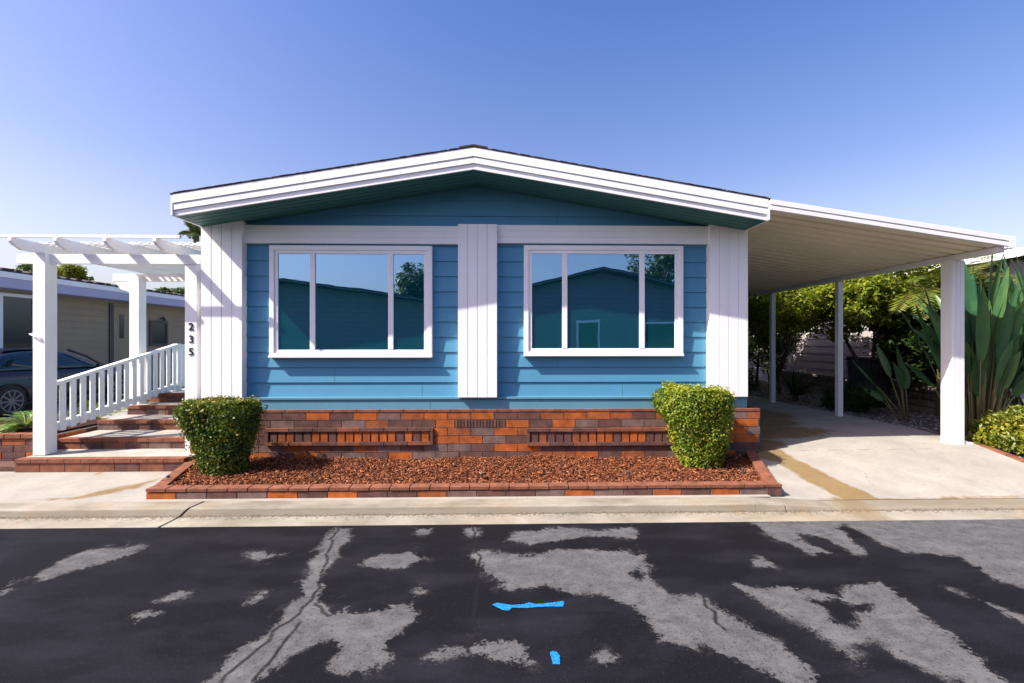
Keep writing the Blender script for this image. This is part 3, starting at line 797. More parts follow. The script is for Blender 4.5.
# ------------------------------------------------------------------ planting bed in front of the house
EY = 4.70
bx0, bx1 = fx(146, EY), fx(782, EY); cx0, cx1 = fx(193, 5.95), fx(752, 5.95)
bed = thing('planting_bed', 'low brick bordered planting bed along the front of the blue house', 'flower bed', ((bx0 + bx1) / 2, EY, .085))
ZB = .197
def run(p0, p1, zb_, zt_, zc_, L1, L2, name, flip=1, rise=0.0):
    b = MB(); p0 = Vector((*p0, 0)); p1 = Vector((*p1, 0)); d = p1 - p0; ln = d.length; d.normalize(); nrm = Vector((-d.y, d.x, 0)) * flip
    def seg(a, c, o0, o1, z0, z1, m):
        q = [p0 + d * a + nrm * o0, p0 + d * c + nrm * o0, p0 + d * c + nrm * o1, p0 + d * a + nrm * o1]
        zz = [rise * a / ln, rise * c / ln, rise * c / ln, rise * a / ln]; b.hexa([(v.x, v.y, z0 + k_) for v, k_ in zip(q, zz)] + [(v.x, v.y, z1 + k_) for v, k_ in zip(q, zz)], m)
    seg(.003, ln - .003, .008, .10, zb_ - .06, zt_ - .003, MOR)
    a = 0
    while a < ln - .02: seg(a, min(a + L1 - .01, ln), 0, .09, zb_, zt_ - .006, pick()); a += L1
    a = 0
    while a < ln - .02:
        o = random.uniform(-.003, .003); seg(a, min(a + L2 - .008, ln), -.008 + o, .112 + o, zt_ + .002, zc_ + random.uniform(-.002, .002), CAP); a += L2
    return b.build(name, BR, bed, bevel=.004)
run((bx0, EY), (bx1, EY), .075, .160, ZB, .305, .205, 'border')
run((bx1 - .11, EY + .118), (cx1 - .11, 5.9), .07, .160, ZB, .305, .205, 'border', flip=-1, rise=.06)
run((bx0 + .11, EY + .118), (cx0 + .11, 5.9), .07, .160, ZB, .305, .205, 'border', flip=1)
# mulch: a rough soil sheet plus loose chips
def inbed(n):
    y = rng.uniform(EY + .1, 5.96, n); t = (y - EY) / (5.95 - EY)
    x0 = bx0 + (cx0 - bx0) * t + .12; x1 = bx1 + (cx1 - bx1) * t - .12
    return x0 + (x1 - x0) * rng.random(n), y
def mz(x, y): return .150 + .014 * np.sin(x * 2.1 + 1) + .010 * np.sin(x * 5.3 + y * 4) + .02 * (y - EY - .1)
g = 90; T = np.linspace(0, 1, 14); U = np.linspace(0, 1, g)
VV = []
for t in T:
    y = EY + .09 + (5.965 - EY - .09) * t; x0 = bx0 + (cx0 - bx0) * t + .08; x1 = bx1 + (cx1 - bx1) * t - .08
    xx = x0 + (x1 - x0) * U; VV.append(np.stack([xx, np.full(g, y), mz(xx, y) - .012], 1))
VV = np.concatenate(VV); i = (np.arange(13)[:, None] * g + np.arange(g - 1)[None, :]).ravel(); FF = np.stack([i, i + 1, i + g + 1, i + g], 1)
nch = 15000
cx, cy = inbed(nch); cz = mz(cx, cy) + rng.uniform(-.008, .016, nch)
yaw = rng.uniform(0, 2 * np.pi, nch); pit = rng.normal(0, .32, nch); rol = rng.normal(0, .5, nch)
ln = rng.uniform(.018, .062, nch); wd = rng.uniform(.006, .017, nch); th = rng.uniform(.002, .005, nch)
ux = np.stack([np.cos(yaw) * np.cos(pit), np.sin(yaw) * np.cos(pit), np.sin(pit)], 1)
sx = np.stack([-np.sin(yaw) * np.cos(rol), np.cos(yaw) * np.cos(rol), np.sin(rol)], 1); nz = np.cross(ux, sx)
C0 = np.stack([cx, cy, cz], 1); vs = []
for a, b_, c_ in ((-1, -1, -1), (1, -.6, -1), (1, .6, -1), (-1, 1, -1), (-1, -1, 1), (1, -.6, 1), (1, .6, 1), (-1, 1, 1)):
    vs.append(C0 + ux * (a * ln / 2)[:, None] + sx * (b_ * wd / 2)[:, None] + nz * (c_ * th / 2)[:, None])
vs = np.stack(vs, 1).reshape(-1, 3); base = np.arange(nch) * 8
fs = np.concatenate([np.stack([base + q for q in f], 1) for f in ((3, 2, 1, 0), (4, 5, 6, 7), (0, 1, 5, 4), (1, 2, 6, 5), (2, 3, 7, 6), (3, 0, 4, 7))])
rc = np.tile(rng.beta(2, 2, nch), 6)
mul = np_mesh('mulch', np.concatenate([VV, vs]), np.concatenate([FF, fs + len(VV)]), M['mulch'], attrs={'rnd': ('FACE', np.concatenate([np.full(len(FF), .12), rc]))})
mul['kind'] = 'stuff'
# sprinkler heads
labels = ['black sprinkler head in the mulch left of the dark hedge shrub', 'short sprinkler stub in mulch at the right foot of the dark shrub\'s shadow', 'sprinkler stub in mulch below the brick vent',
          'sprinkler riser in mulch below the right brick panel', 'sprinkler head in mulch right of the bright green shrub']
sp0 = None
for (px_, py_), lb in zip(((168, 482), (312, 479), (481.5, 480), (629, 476), (743, 474)), labels):
    p = pZ(px_, py_, .15)
    if sp0 is None:
        m_ = MB(); m_.tube([(0, 0, -.06), (0, 0, .035)], .012, 10); m_.tube([(0, 0, .036), (0, 0, .05), (0, 0, .056)], [.017, .017, .012], 10)
        sp0 = m_.build('sprinkler_head', M['darkmetal']); o = sp0
    else: o = sp0.copy(); COL.objects.link(o)
    o.location = (p[0], p[1], float(mz(p[0], p[1])) + .01); tag(o, lb, 'sprinkler', 'sprinkler heads in the mulch bed')

# ------------------------------------------------------------------ foliage
def unit(v): return v / (np.linalg.norm(v, axis=1)[:, None] + 1e-9)
def leaves(name, C, Nn, length, width, rnd, mat, parent, droop=0.0, up=None):
    n = len(C); t = rng.normal(size=(n, 3))
    if up is not None: t = t * .6 + np.array(up)
    Nn = unit(Nn); t = unit(t - (t * Nn).sum(1)[:, None] * Nn); s = np.cross(Nn, t)
    L = (length * rng.uniform(.65, 1.25, n))[:, None]; W = (width * rng.uniform(.7, 1.2, n))[:, None]
    bow = Nn * L * .12
    v = np.stack([C - t * L * .5 - bow, C - t * L * .08 + s * W * .5, C + t * L * .5 - bow * 1.6, C - t * L * .08 - s * W * .5], 1).reshape(-1, 3)
    f = np.arange(n * 4).reshape(n, 4)
    return np_mesh(name, v, f, mat, parent, attrs={'rnd': ('FACE', np.clip(rnd, 0, 1))})

def lump(P, seed, amp):
    r = np.random.default_rng(seed); o = np.zeros(len(P))
    for _ in range(7):
        kx = r.normal(size=3) * 6; o += np.sin(P @ kx + r.uniform(0, 6.28))
    return o * amp / 2.6

def hedge(name, label, xc, yc, z0, z1, topw, botw, mat, seed, n=17000, skew=0.0, hue=.0, topd=None):
    root = thing(name, label, 'shrub', (xc, yc, z0))
    r = np.random.default_rng(seed); H = z1 - z0; topd = topd or topw * .85
    def shell(n, k):
        u = r.uniform(0, 1, n); th = r.uniform(0, 2 * np.pi, n)
        cap = r.random(n) < .30
        h = np.where(cap, 1.0, u ** .8)
        def rad(h): return (botw + (topw - botw) * np.clip(h * 1.15, 0, 1) ** .74) / 2 * np.where(h > .93, 1 - (h - .93) * 1.1, 1.0)
        rr = rad(h) * np.where(cap, np.sqrt(r.random(n)), 1.0)
        e = .45   # squarish plan
        c, s_ = np.cos(th), np.sin(th); q = (np.abs(c) ** 3.2 + np.abs(s_) ** 3.2) ** (-1 / 3.2)
        P = np.stack([rr * q * c * k, rr * q * s_ * topd / topw * k, h * H * (1 if k == 1 else .96)], 1)
        nn = np.stack([c, s_, np.where(cap, 2.6, -.12)], 1); nn[cap, :2] *= .2
        return P, unit(nn), cap
    P, nn, cap = shell(n, 1.0)
    P += nn * (lump(P, seed + 1, .05) + r.normal(0, .018, n) - np.abs(r.normal(0, .02, n)))[:, None]
    P[:, 0] += skew * (P[:, 2] / H)
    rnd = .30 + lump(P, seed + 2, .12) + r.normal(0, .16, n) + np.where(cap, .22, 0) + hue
    W = P + np.array([xc, yc, z0])
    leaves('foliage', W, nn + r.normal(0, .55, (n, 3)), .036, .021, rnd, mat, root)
    # stray shoots breaking the outline
    m_ = n // 14; P2, n2, c2 = shell(m_, 1.0); P2[:, 0] += skew * (P2[:, 2] / H)
    P2 = P2 + n2 * r.uniform(.01, .055, m_)[:, None]
    leaves('shoots', P2 + np.array([xc, yc, z0]), n2 + r.normal(0, .8, (m_, 3)), .038, .018, .6 + r.normal(0, .2, m_) + hue, mat, root)
    # inner mass of twigs and old leaves
    P3, n3, c3 = shell(5000, .86); P3[:, 0] += skew * (P3[:, 2] / H)
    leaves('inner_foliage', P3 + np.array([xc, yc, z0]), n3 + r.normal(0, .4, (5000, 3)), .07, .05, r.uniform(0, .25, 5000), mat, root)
    t = MB()
    for a in range(7):
        an = a * .9; t.tube([(xc + .04 * math.cos(an), yc + .04 * math.sin(an), z0 - .03), (xc + botw * .3 * math.cos(an) + skew * .3, yc + botw * .3 * math.sin(an), z0 + H * .4), (xc + topw * .33 * math.cos(an) + skew * .8, yc + topw * .3 * math.sin(an), z0 + H * .85)], [.018, .012, .005], 6)
    t.build('stem', M['twig'], root)
    return root
p = pZ(229, 477, .135); zt = p[2] + 0
d1 = p[1] + .08
xa, xb = fx(178, d1), fx(266, d1)
hedge('hedge_shrub', 'dark green clipped shrub with orange tinged top at the left end of the bed', (xa + xb) / 2 - .01, d1 + .05, .12, fz(222, 406, d1 - .25), xb - xa - .17, .38, M['hedge_leaf'], 11, skew=-.02, topd=.56)
p = pZ(706, 470, .135); d2 = p[1] + .06
xa, xb = fx(657, d2), fx(737, d2)
hedge('hedge_shrub', 'bright yellow green clipped shrub tapering down to the right end of the bed', (xa + xb) / 2 + .055, d2 + .06, .12, fz(697, 393, d2 - .25), xb - xa - .19, .34, M['hedge_leaf2'], 23, skew=-.05, hue=.08, topd=.62)

def tree(name, label, base, stems, clumps, mat, leaf=(.09, .045), per=170, crad=.34, seed=1, group=None, cat='tree', trunk_r=.05, rr=None):
    root = thing(name, label, cat, base, group); r = np.random.default_rng(seed)
    b = Vector(base); t = MB()
    C = np.array(clumps)
    for st_ in stems:
        q = [b + Vector(s_) for s_ in st_]; kk = len(q); t.tube(q, [trunk_r * (1 - .65 * i / (kk - 1)) for i in range(kk)], 8)
    ends = [b + Vector(st_[-1]) for st_ in stems]
    for c in C[:: max(1, len(C) // 40)]:
        cv = Vector(c); e = min(ends, key=lambda v: (v - cv).length)
        mid = (e + cv) / 2 + Vector((r.normal(0, .08), r.normal(0, .08), .05)); t.tube([e, mid, cv], [trunk_r * .38, trunk_r * .25, trunk_r * .1], 5)
    t.build('trunk', M['bark'], root, smooth=True)
    n = len(C) * per; ci = np.repeat(np.arange(len(C)), per)
    d = unit(r.normal(size=(n, 3))); rad = crad * (.55 + .9 * r.random(len(C)))[ci] * r.random(n) ** .42
    P = C[ci] + d * rad[:, None] * np.array([1, 1, .75])
    rnd = r.random(len(C))[ci] * .35 + .25 + r.normal(0, .17, n)
    nn = d * .5 + np.array([0, 0, .8]) + r.normal(0, .45, (n, 3))
    leaves('crown', P, nn, leaf[0], leaf[1], rnd, mat, root)
    return root
def blob(c, rad, n, seed, shell=.45):
    r = np.random.default_rng(seed); d = unit(r.normal(size=(n, 3))); k = (shell + (1 - shell) * r.random(n))[:, None]
    return np.array(c) + d * k * np.array(rad)
# trees beyond the carport
ZG = .29
tree('citrus_tree', 'sunlit glossy leaved tree seen between the middle and front carport posts', (7.7, 9.6, ZG), [[(0, 0, 0), (.08, .05, .5), (.22, -.1, 1.0), (.15, -.2, 1.6)], [(.15, -.05, .6), (-.1, .1, 1.2), (-.3, .2, 1.7)]],
     blob((7.6, 9.6, 2.75), (1.0, 1.5, 1.0), 110, 5), M['citrus_leaf'], (.10, .055), 190, .30, 5)
tree('citrus_tree', 'broad leafy tree seen between the far and middle carport posts', (7.45, 12.0, ZG), [[(0, 0, 0), (-.05, .05, .6), (.1, -.15, 1.2), (.0, -.3, 1.8)], [(-.02, .05, .5), (.35, .2, 1.1), (.5, .3, 1.8)]],
     blob((7.2, 11.9, 2.75), (1.25, 1.7, 1.05), 130, 6), M['citrus_leaf'], (.10, .055), 190, .33, 6)
tree('garden_tree', 'dark bushy tree closing the far end of the carport', (5.9, 16.2, .2), [[(0, 0, 0), (.1, 0, .8), (.0, .1, 1.6)], [(0, 0, .3), (-.5, .2, 1.4)]],
     blob((6.0, 16.4, 1.9), (2.4, 1.2, 1.6), 120, 8), M['dark_leaf'], (.12, .06), 150, .42, 8)
tree('garden_tree', 'dense dark shrub tree behind the broad leafed plants at right', (8.9, 8.6, ZG), [[(0, 0, 0), (.1, .1, .8), (0, 0, 1.5)]],
     blob((8.6, 8.8, 1.75), (.9, 1.3, 1.3), 95, 9), M['dark_leaf'], (.11, .05), 150, .34, 9)
tree('garden_tree', 'dark leafy tree hiding the pale wall behind the far carport post', (8.3, 14.6, ZG), [[(0, 0, 0), (.1, .1, .7), (.05, 0, 1.4)]],
     blob((8.2, 14.8, 1.8), (.9, 2.0, 1.4), 80, 92), M['dark_leaf'], (.12, .055), 130, .40, 92)
# bird of paradise clumps
def strelitzia(name, label, base, n, h, seed, spread=.8, lean=(0, 0)):
    root = thing(name, label, 'plant', base); r = np.random.default_rng(seed)
    st_ = MB(); V = []; Fc = []; rn = []; bx, by, bz = base
    for i in range(n):
        an = r.uniform(0, 2 * np.pi); ro = r.uniform(.0, .22); tilt = abs(r.normal(.14, .20)) * spread; hh = h * r.uniform(.45, 1.0)
        dx, dy = math.cos(an), math.sin(an)
        p0 = np.array([bx + ro * dx, by + ro * dy, bz]); 
        dirv = np.array([dx * math.sin(tilt) + lean[0], dy * math.sin(tilt) + lean[1], math.cos(tilt)]); dirv /= np.linalg.norm(dirv)
        Lp = hh * r.uniform(.36, .52); Lb = hh * r.uniform(.34, .46); Wb = r.uniform(.05, .085)
        p1 = p0 + dirv * Lp; bend = r.uniform(.1, .5) if r.random() < .75 else r.uniform(.7, 1.2)
        st_.tube([p0, p0 + dirv * Lp * .5, p1], [.014, .010, .007], 5)
        out = np.array([dx, dy, 0]); side = np.cross(dirv, out); side /= np.linalg.norm(side) + 1e-9
        tw = r.uniform(-1.2, 1.2); nrm = np.cross(side, dirv); side = side * math.cos(tw) + nrm * math.sin(tw); nrm = np.cross(side, dirv)
        K = 9; i0 = len(V); cv = r.random() * .5 + .25
        q = p1.copy(); dv = dirv.copy()
        for k_ in range(K):
            t = k_ / (K - 1); w_ = Wb * math.sin(math.pi * min(1, (t * .93 + .05)) ** .8) ** .8 * (1 - .1 * t) if k_ < K - 1 else .002
            fold = .35
            V += [q - side * w_ + nrm * w_ * fold, q, q + side * w_ + nrm * w_ * fold]
            q = q + dv * Lb / (K - 1); dv = dv + np.array([dx, dy, -.6]) * bend / (K - 1) * .6; dv /= np.linalg.norm(dv)
        for k_ in range(K - 1):
            a = i0 + k_ * 3; Fc += [(a, a + 1, a + 4, a + 3), (a + 1, a + 2, a + 5, a + 4)]; rn += [cv + .08 * r.normal(), cv + .12 + .08 * r.normal()]
    st_.build('stalk', M['stalk'], root, smooth=True)
    np_mesh('blade', np.array(V), np.array(Fc), M['strel_leaf'], root, attrs={'rnd': ('FACE', np.clip(rn, 0, 1))}, smooth=True)
    return root
strelitzia('bird_of_paradise', 'tall bird of paradise plant with upright paddle leaves right of the front carport post', (7.25, 6.75, ZG), 130, 3.15, 31, .75)
strelitzia('bird_of_paradise', 'second clump of paddle leaves standing at the right edge of the photo', (7.95, 6.45, ZG), 115, 3.25, 32, .75)
strelitzia('bird_of_paradise', 'paddle leaved clump leaning out behind the left of the front carport post', (7.2, 7.9, ZG), 7, 1.8, 33, 1.6, (-.15, -.05))
# arching fronds: palms and ferns
def fronds(name, label, base, n, ln, seed, mat, up=1.1, leaf=(.16, .018), cat='plant', z_off=0.0, per=34, stemr=.0, group=None):
    root = thing(name, label, cat, base, group); r = np.random.default_rng(seed); b = np.array(base, float)
    C = []; T = []; Nn = []; st_ = MB(); top = b + np.array([0, 0, z_off])
    if stemr: st_.tube([b, b + np.array([.03, 0, z_off * .5]), top], [stemr * 1.2, stemr, stemr * .8], 10)
    V = []; F_ = []; rn = []
    for i in range(n):
        an = r.uniform(0, 2 * np.pi); el = r.uniform(.35, up); L_ = ln * r.uniform(.7, 1.1)
        d = np.array([math.cos(an) * math.cos(el), math.sin(an) * math.cos(el), math.sin(el)]); q = top.copy(); pts = [q.copy()]; ds = [d.copy()]
        for k_ in range(10):
            q = q + d * L_ / 10; d = d + np.array([0, 0, -.16]) ; d /= np.linalg.norm(d); pts.append(q.copy()); ds.append(d.copy())
        st_.tube(pts, [.008 * (1 - .08 * k_) for k_ in range(11)], 4)
        cv = r.random() * .6 + .2
        for k_ in range(per):
            t = .12 + .88 * k_ / per; f = t * 10; j = min(9, int(f)); p = pts[j] * (1 - f + j) + pts[j + 1] * (f - j); dd = ds[j]
            sd = np.cross(dd, [0, 0, 1]); sd /= np.linalg.norm(sd) + 1e-9; u = np.cross(sd, dd)
            ll = leaf[0] * (math.sin(math.pi * min(1, t * .9 + .08)) ** .6) * L_ / ln
            for sg in (-1, 1):
                tipd = sd * sg * .85 + dd * .5 - u * .15 + r.normal(0, .08, 3); e = p + tipd * ll; w_ = np.cross(tipd, u); w_ = w_ / (np.linalg.norm(w_) + 1e-9) * leaf[1] / 2; m_ = (p + e) / 2
                i0 = len(V); V += [p, m_ + w_, e, m_ - w_]; F_.append((i0, i0 + 1, i0 + 2, i0 + 3)); rn.append(cv + r.normal(0, .12))
    st_.build('stem', M['stalk'], root, smooth=True)
    np_mesh('frond', np.array(V), np.array(F_), mat, root, attrs={'rnd': ('FACE', np.clip(rn, 0, 1))})
    return root
fronds('palm_tree', 'feathery yellow green palm arching under the carport edge at right', (8.2, 8.3, ZG), 34, 1.7, 41, M['palm_leaf'], 1.3, (.34, .026), 'palm', 2.2, 40, .07)
fronds('fern', 'bright green fern growing in the brick planter beside the steps', (fx(22, 6.4), 6.45, .50), 26, .42, 42, M['fern_leaf'], 1.3, (.12, .022), 'fern', 0, 22)
fronds('fern', 'green fern behind the lower part of the white stair railing', (-6.75, 7.6, .3), 26, .6, 43, M['fern_leaf'], 1.3, (.13, .022), 'fern', 0, 22)
fronds('fern', 'green fern behind the upper part of the white stair railing', (-6.8, 8.9, .35), 26, .6, 44, M['fern_leaf'], 1.3, (.13, .022), 'fern', 0, 22)
# spiky plants
def spiky(name, label, base, n, ln, seed, w_=.03):
    root = thing(name, label, 'plant', base); r = np.random.default_rng(seed); V = []; F_ = []; rn = []
    for i in range(n):
        an = r.uniform(0, 2 * np.pi); el = r.uniform(.1, 1.35); d = np.array([math.cos(an) * math.cos(el), math.sin(an) * math.cos(el), math.sin(el)]); s_ = np.array([-math.sin(an), math.cos(an), 0]); u = np.cross(s_, d)
        L_ = ln * r.uniform(.7, 1.1); b = np.array(base) + np.array([0, 0, .12]); i0 = len(V); c = r.random() * .6
        for t in (0, .35, .7, 1):
            ww = w_ * (1, 1.1, .7, .05)[(0, .35, .7, 1).index(t)]; q = b + d * L_ * t - np.array([0, 0, .12 * t * t * L_]); V += [q - s_ * ww, q - u * ww * .4, q + s_ * ww]
        for k_ in range(3):
            a = i0 + 3 * k_; F_ += [(a, a + 1, a + 4, a + 3), (a + 1, a + 2, a + 5, a + 4)]; rn += [c, c + .1]
    np_mesh('blade', np.array(V), np.array(F_), M['dark_leaf'], root, attrs={'rnd': ('FACE', np.clip(rn, 0, 1))})
    t = MB(); t.tube([(base[0], base[1], base[2] - .02), (base[0], base[1], base[2] + .16)], [.07, .05], 8); t.build('stem', M['bark'], root)
    return root
spiky('yucca', 'dark spiky rosette plant in shade between the carport posts', (6.95, 10.6, ZG), 46, .75, 51)
spiky('yucca', 'low spiky plant in shade close left of the front carport post', (7.15, 8.6, ZG), 40, .6, 52)
# golden shrub
def bush(name, label, c, rad, n, mat, seed, leaf=(.06, .03)):
    root = thing(name, label, 'shrub', (c[0], c[1], c[2])); r = np.random.default_rng(seed)
    d = unit(r.normal(size=(n, 3))); d[:, 2] = np.abs(d[:, 2]); k_ = r.random(n) ** .3
    P = d * k_[:, None]; P = P * (1 + lump(P, seed, .16))[:, None] * np.array(rad) + np.array(c)
    leaves('foliage', P, d * .4 + r.normal(0, .6, (n, 3)), leaf[0], leaf[1], .45 + lump(P, seed + 1, .18) + r.normal(0, .2, n), mat, root, up=(0, 0, .8))
    t = MB()
    for a in range(9):
        an = a * .7; t.tube([(c[0], c[1], c[2] - .02), (c[0] + rad[0] * .4 * math.cos(an), c[1] + rad[1] * .4 * math.sin(an), c[2] + rad[2] * .4), (c[0] + rad[0] * .75 * math.cos(an), c[1] + rad[1] * .75 * math.sin(an), c[2] + rad[2] * .7)], [.014, .009, .004], 5)
    t.build('stem', M['twig'], root); return root
bush('golden_shrub', 'yellow green low shrub spilling over the edging at the right edge', (7.0, 5.95, .27), (.5, .5, .50), 7000, M['gold_leaf'], 61)
bush('ground_shrub', 'dark low shrub in shade beside the middle carport post', (7.2, 9.3, ZG), (.45, .5, .5), 3500, M['dark_leaf'], 62)
bush('ground_shrub', 'dark low shrub in shade behind the far carport post', (6.9, 13.2, ZG), (.55, .6, .7), 3500, M['dark_leaf'], 63)
# gravel strip
n = 5200; gx = rng.uniform(6.46, 8.3, n); gy = rng.uniform(5.2, 13, n); s_ = rng.uniform(.012, .035, n)
z = np.interp(gy, [4.7, 6.2, 24], [.05, .27, .30])
V = []; o8 = np.array([(1, 0, 0), (0, 1, 0), (-1, 0, 0), (0, -1, 0), (0, 0, .75), (0, 0, -.5)])
pv = np.stack([gx, gy, z], 1)[:, None, :] + o8[None] * s_[:, None, None] * rng.uniform(.7, 1.2, (n, 6, 1)); pv = pv.reshape(-1, 3); bi = np.arange(n) * 6
ff = np.concatenate([np.stack([bi + a, bi + b_, bi + 4], 1) for a, b_ in ((0, 1), (1, 2), (2, 3), (3, 0))])
gr = np_mesh('gravel', pv, ff, M['gravel'], attrs={'rnd': ('FACE', np.tile(rng.random(n), 4))}); gr['kind'] = 'stuff'
# edging of the right bed
e = MB(); y = 4.75
while y < 6.6:
    zf = float(np.interp(y, [4.7, 6.2, 24], [.05, .27, .30])); zf2 = float(np.interp(y + .29, [4.7, 6.2, 24], [.05, .27, .30]))
    e.hexa([(6.425, y, zf - .05), (6.52, y, zf - .05), (6.52, y + .29, zf2 - .05), (6.425, y + .29, zf2 - .05), (6.425, y, zf + .06), (6.52, y, zf + .06), (6.52, y + .29, zf2 + .06), (6.425, y + .29, zf2 + .06)], random.choice([CAP, GRB])); y += .3
tag(e.build('bed_edging', BR, loc=(6.47, 5.6, .2), bevel=.006), 'row of brick edging along the driveway at the right edge', 'edging')
# low dry stone wall in the shade
e = MB(); 
for r_ in range(4):
    y = 7.4 + (r_ % 2) * .2
    while y < 14:
        l_ = random.uniform(.3, .5); o_ = random.uniform(-.03, .03); e.box(8.35 + o_, 8.65 + o_, y, y + l_ - .02, ZG - .02 + r_ * .14, ZG + .11 + r_ * .14); y += l_
tag(e.build('stone_wall', M['stone'], loc=(8.5, 10.5, ZG), bevel=.02), 'low dry stone wall in shade behind the planted strip', 'wall')

# ------------------------------------------------------------------ neighbouring homes
def lap(mb, fixed, axis, a0, a1, z0, z1, sgn, bh=.2, m=0):
    z = z0
    while z < z1 - .01:
        zt = min(z + bh, z1)
        if axis == 'y': mb.poly([(fixed + sgn * .02, a0, z), (fixed + sgn * .02, a1, z), (fixed, a1, zt), (fixed, a0, zt)], m); mb.poly([(fixed, a0, z), (fixed, a1, z), (fixed + sgn * .02, a1, z), (fixed + sgn * .02, a0, z)], m)
        else: mb.poly([(a0, fixed + sgn * .02, z), (a1, fixed + sgn * .02, z), (a1, fixed, zt), (a0, fixed, zt)], m); mb.poly([(a0, fixed, z), (a1, fixed, z), (a1, fixed + sgn * .02, z), (a0, fixed + sgn * .02, z)], m)
        z += bh
NX = -12.9; EX = -12.35
nh = thing('neighbour_house', 'tan sided neighbour home with lilac trimmed eave at the left edge', 'house', (NX - 3, 14, .1))
w = MB(); lap(w, NX, 'y', 7.5, 26, .5, 3.2, 1); w.box(NX - 6.5, NX - .001, 7.5, 26, .1, 3.1); w.box(NX - 6.5, NX + .03, 7.48, 26, .1, .5); 
w.build('wall', M['tan'], nh)
f = MB(); f.box(EX, EX + .03, 6.9, 26.5, 3.03, 3.28); f.build('eave_trim', M['lilac'], nh, bevel=.004)
f = MB(); f.box(EX - .005, EX + .05, 6.88, 26.5, 3.281, 3.43); f.build('gutter', M['white'], nh, bevel=.01)
f = MB(); f.box(NX - .02, EX - .001, 6.9, 26.5, 3.03, 3.05); f.build('soffit', M['lilac'], nh)
rr_ = MB(); rr_.hexa([(EX + .02, 6.85, 3.431), (EX + .02, 26.5, 3.431), (NX - 3.3, 26.5, 4.05), (NX - 3.3, 6.85, 4.05), (EX + .02, 6.85, 3.47), (EX + .02, 26.5, 3.47), (NX - 3.3, 26.5, 4.09), (NX - 3.3, 6.85, 4.09)]); 
rr_.hexa([(NX - 3.3, 6.85, 4.05), (NX - 3.3, 26.5, 4.05), (NX - 7, 26.5, 3.4), (NX - 7, 6.85, 3.4), (NX - 3.3, 6.85, 4.09), (NX - 3.3, 26.5, 4.09), (NX - 7, 26.5, 3.44), (NX - 7, 6.85, 3.44)])
y = 6.9
while y < 26: rr_.box(EX + .01, EX + .05, y, y + random.uniform(.1, .28), 3.471, 3.471 + random.uniform(.02, .045)); y += .33
rr_.build('roof', M['shingle'], nh)
def sidewin(xa, xb, yt, yb, mull=True, parent=nh, X=NX + .03):
    y0, y1 = pX(xa, 320, X)[1], pX(xb, 320, X)[1]; z1 = pX((xa + xb) / 2, yt, X)[2]; z0 = pX((xa + xb) / 2, yb, X)[2]
    f = MB(); t = .09
    f.box(NX, X + .03, y0, y1, z1 - t, z1); f.box(NX, X + .03, y0, y1, z0, z0 + t); f.box(NX, X + .03, y0, y0 + t, z0 + t, z1 - t); f.box(NX, X + .03, y1 - t, y1, z0 + t, z1 - t)
    if mull: f.box(NX, X + .03, (y0 + y1) / 2 - .04, (y0 + y1) / 2 + .04, z0 + t, z1 - t)
    o = f.build('window', M['white'] if mull else M['darkmetal'], parent, bevel=.004)
    p = MB(); p.box(NX + .025, X + .004, y0 + t, y1 - t, z0 + t, z1 - t); p.build('pane', M['glass2'], o)
sidewin(-40, 35, 292, 352); sidewin(149.5, 167.5, 321, 346, False)
y0, y1 = pX(112, 320, NX)[1], pX(128, 320, NX)[1]
d = MB(); d.box(NX + .021, NX + .06, y0, y1, .5, 2.85); do = d.build('door', M['tan'], nh, bevel=.005)
d = MB(); d.box(NX + .062, NX + .07, y0 + .22, y1 - .25, 1.8, 2.6); d.build('pane', M['glass2'], do)
d = MB(); d.box(NX + .022, NX + .05, y0 - .14, y0 - .003, .5, 2.95); d.build('door_frame', M['darkmetal'], nh)
d = MB(); yl = pX(160, 313, NX)[1]; d.tube([(NX + .02, yl, 2.55), (NX + .14, yl, 2.6), (NX + .16, yl, 2.48)], [.03, .03, .07], 8); d.build('porch_lamp', M['darkmetal'], nh)
# right neighbour
RXw = 9.4
nr = thing('neighbour_house', 'pale grey sided neighbour home half hidden behind trees right of the carport', 'house', (RXw + 3, 13, .3))
w = MB(); lap(w, RXw, 'y', 8.2, 26, .45, 3.2, -1, .22); w.box(RXw + .001, RXw + 7, 8.2, 26, .2, 3.2); w.build('wall', M['grey_siding'], nr)
rr_ = MB(); rr_.hexa([(RXw - .5, 7.6, 3.15), (RXw + 3.5, 7.6, 3.85), (RXw + 3.5, 26.5, 3.85), (RXw - .5, 26.5, 3.15), (RXw - .5, 7.6, 3.3), (RXw + 3.5, 7.6, 4.0), (RXw + 3.5, 26.5, 4.0), (RXw - .5, 26.5, 3.3)])
rr_.hexa([(RXw + 3.5, 7.6, 3.85), (RXw + 7.5, 7.6, 3.15), (RXw + 7.5, 26.5, 3.15), (RXw + 3.5, 26.5, 3.85), (RXw + 3.5, 7.6, 4.0), (RXw + 7.5, 7.6, 3.3), (RXw + 7.5, 26.5, 3.3), (RXw + 3.5, 26.5, 4.0)])
rr_.build('roof', M['white'], nr, bevel=.01)
y0 = pX(905, 330, RXw)[1]
f = MB(); f.box(RXw - .05, RXw + .01, y0 - .7, y0 + .35, 1.2, 2.5); fo = f.build('window', M['white'], nr); p = MB(); p.box(RXw - .056, RXw - .051, y0 - .62, y0 + .27, 1.28, 2.42); p.build('pane', M['glass2'], fo)
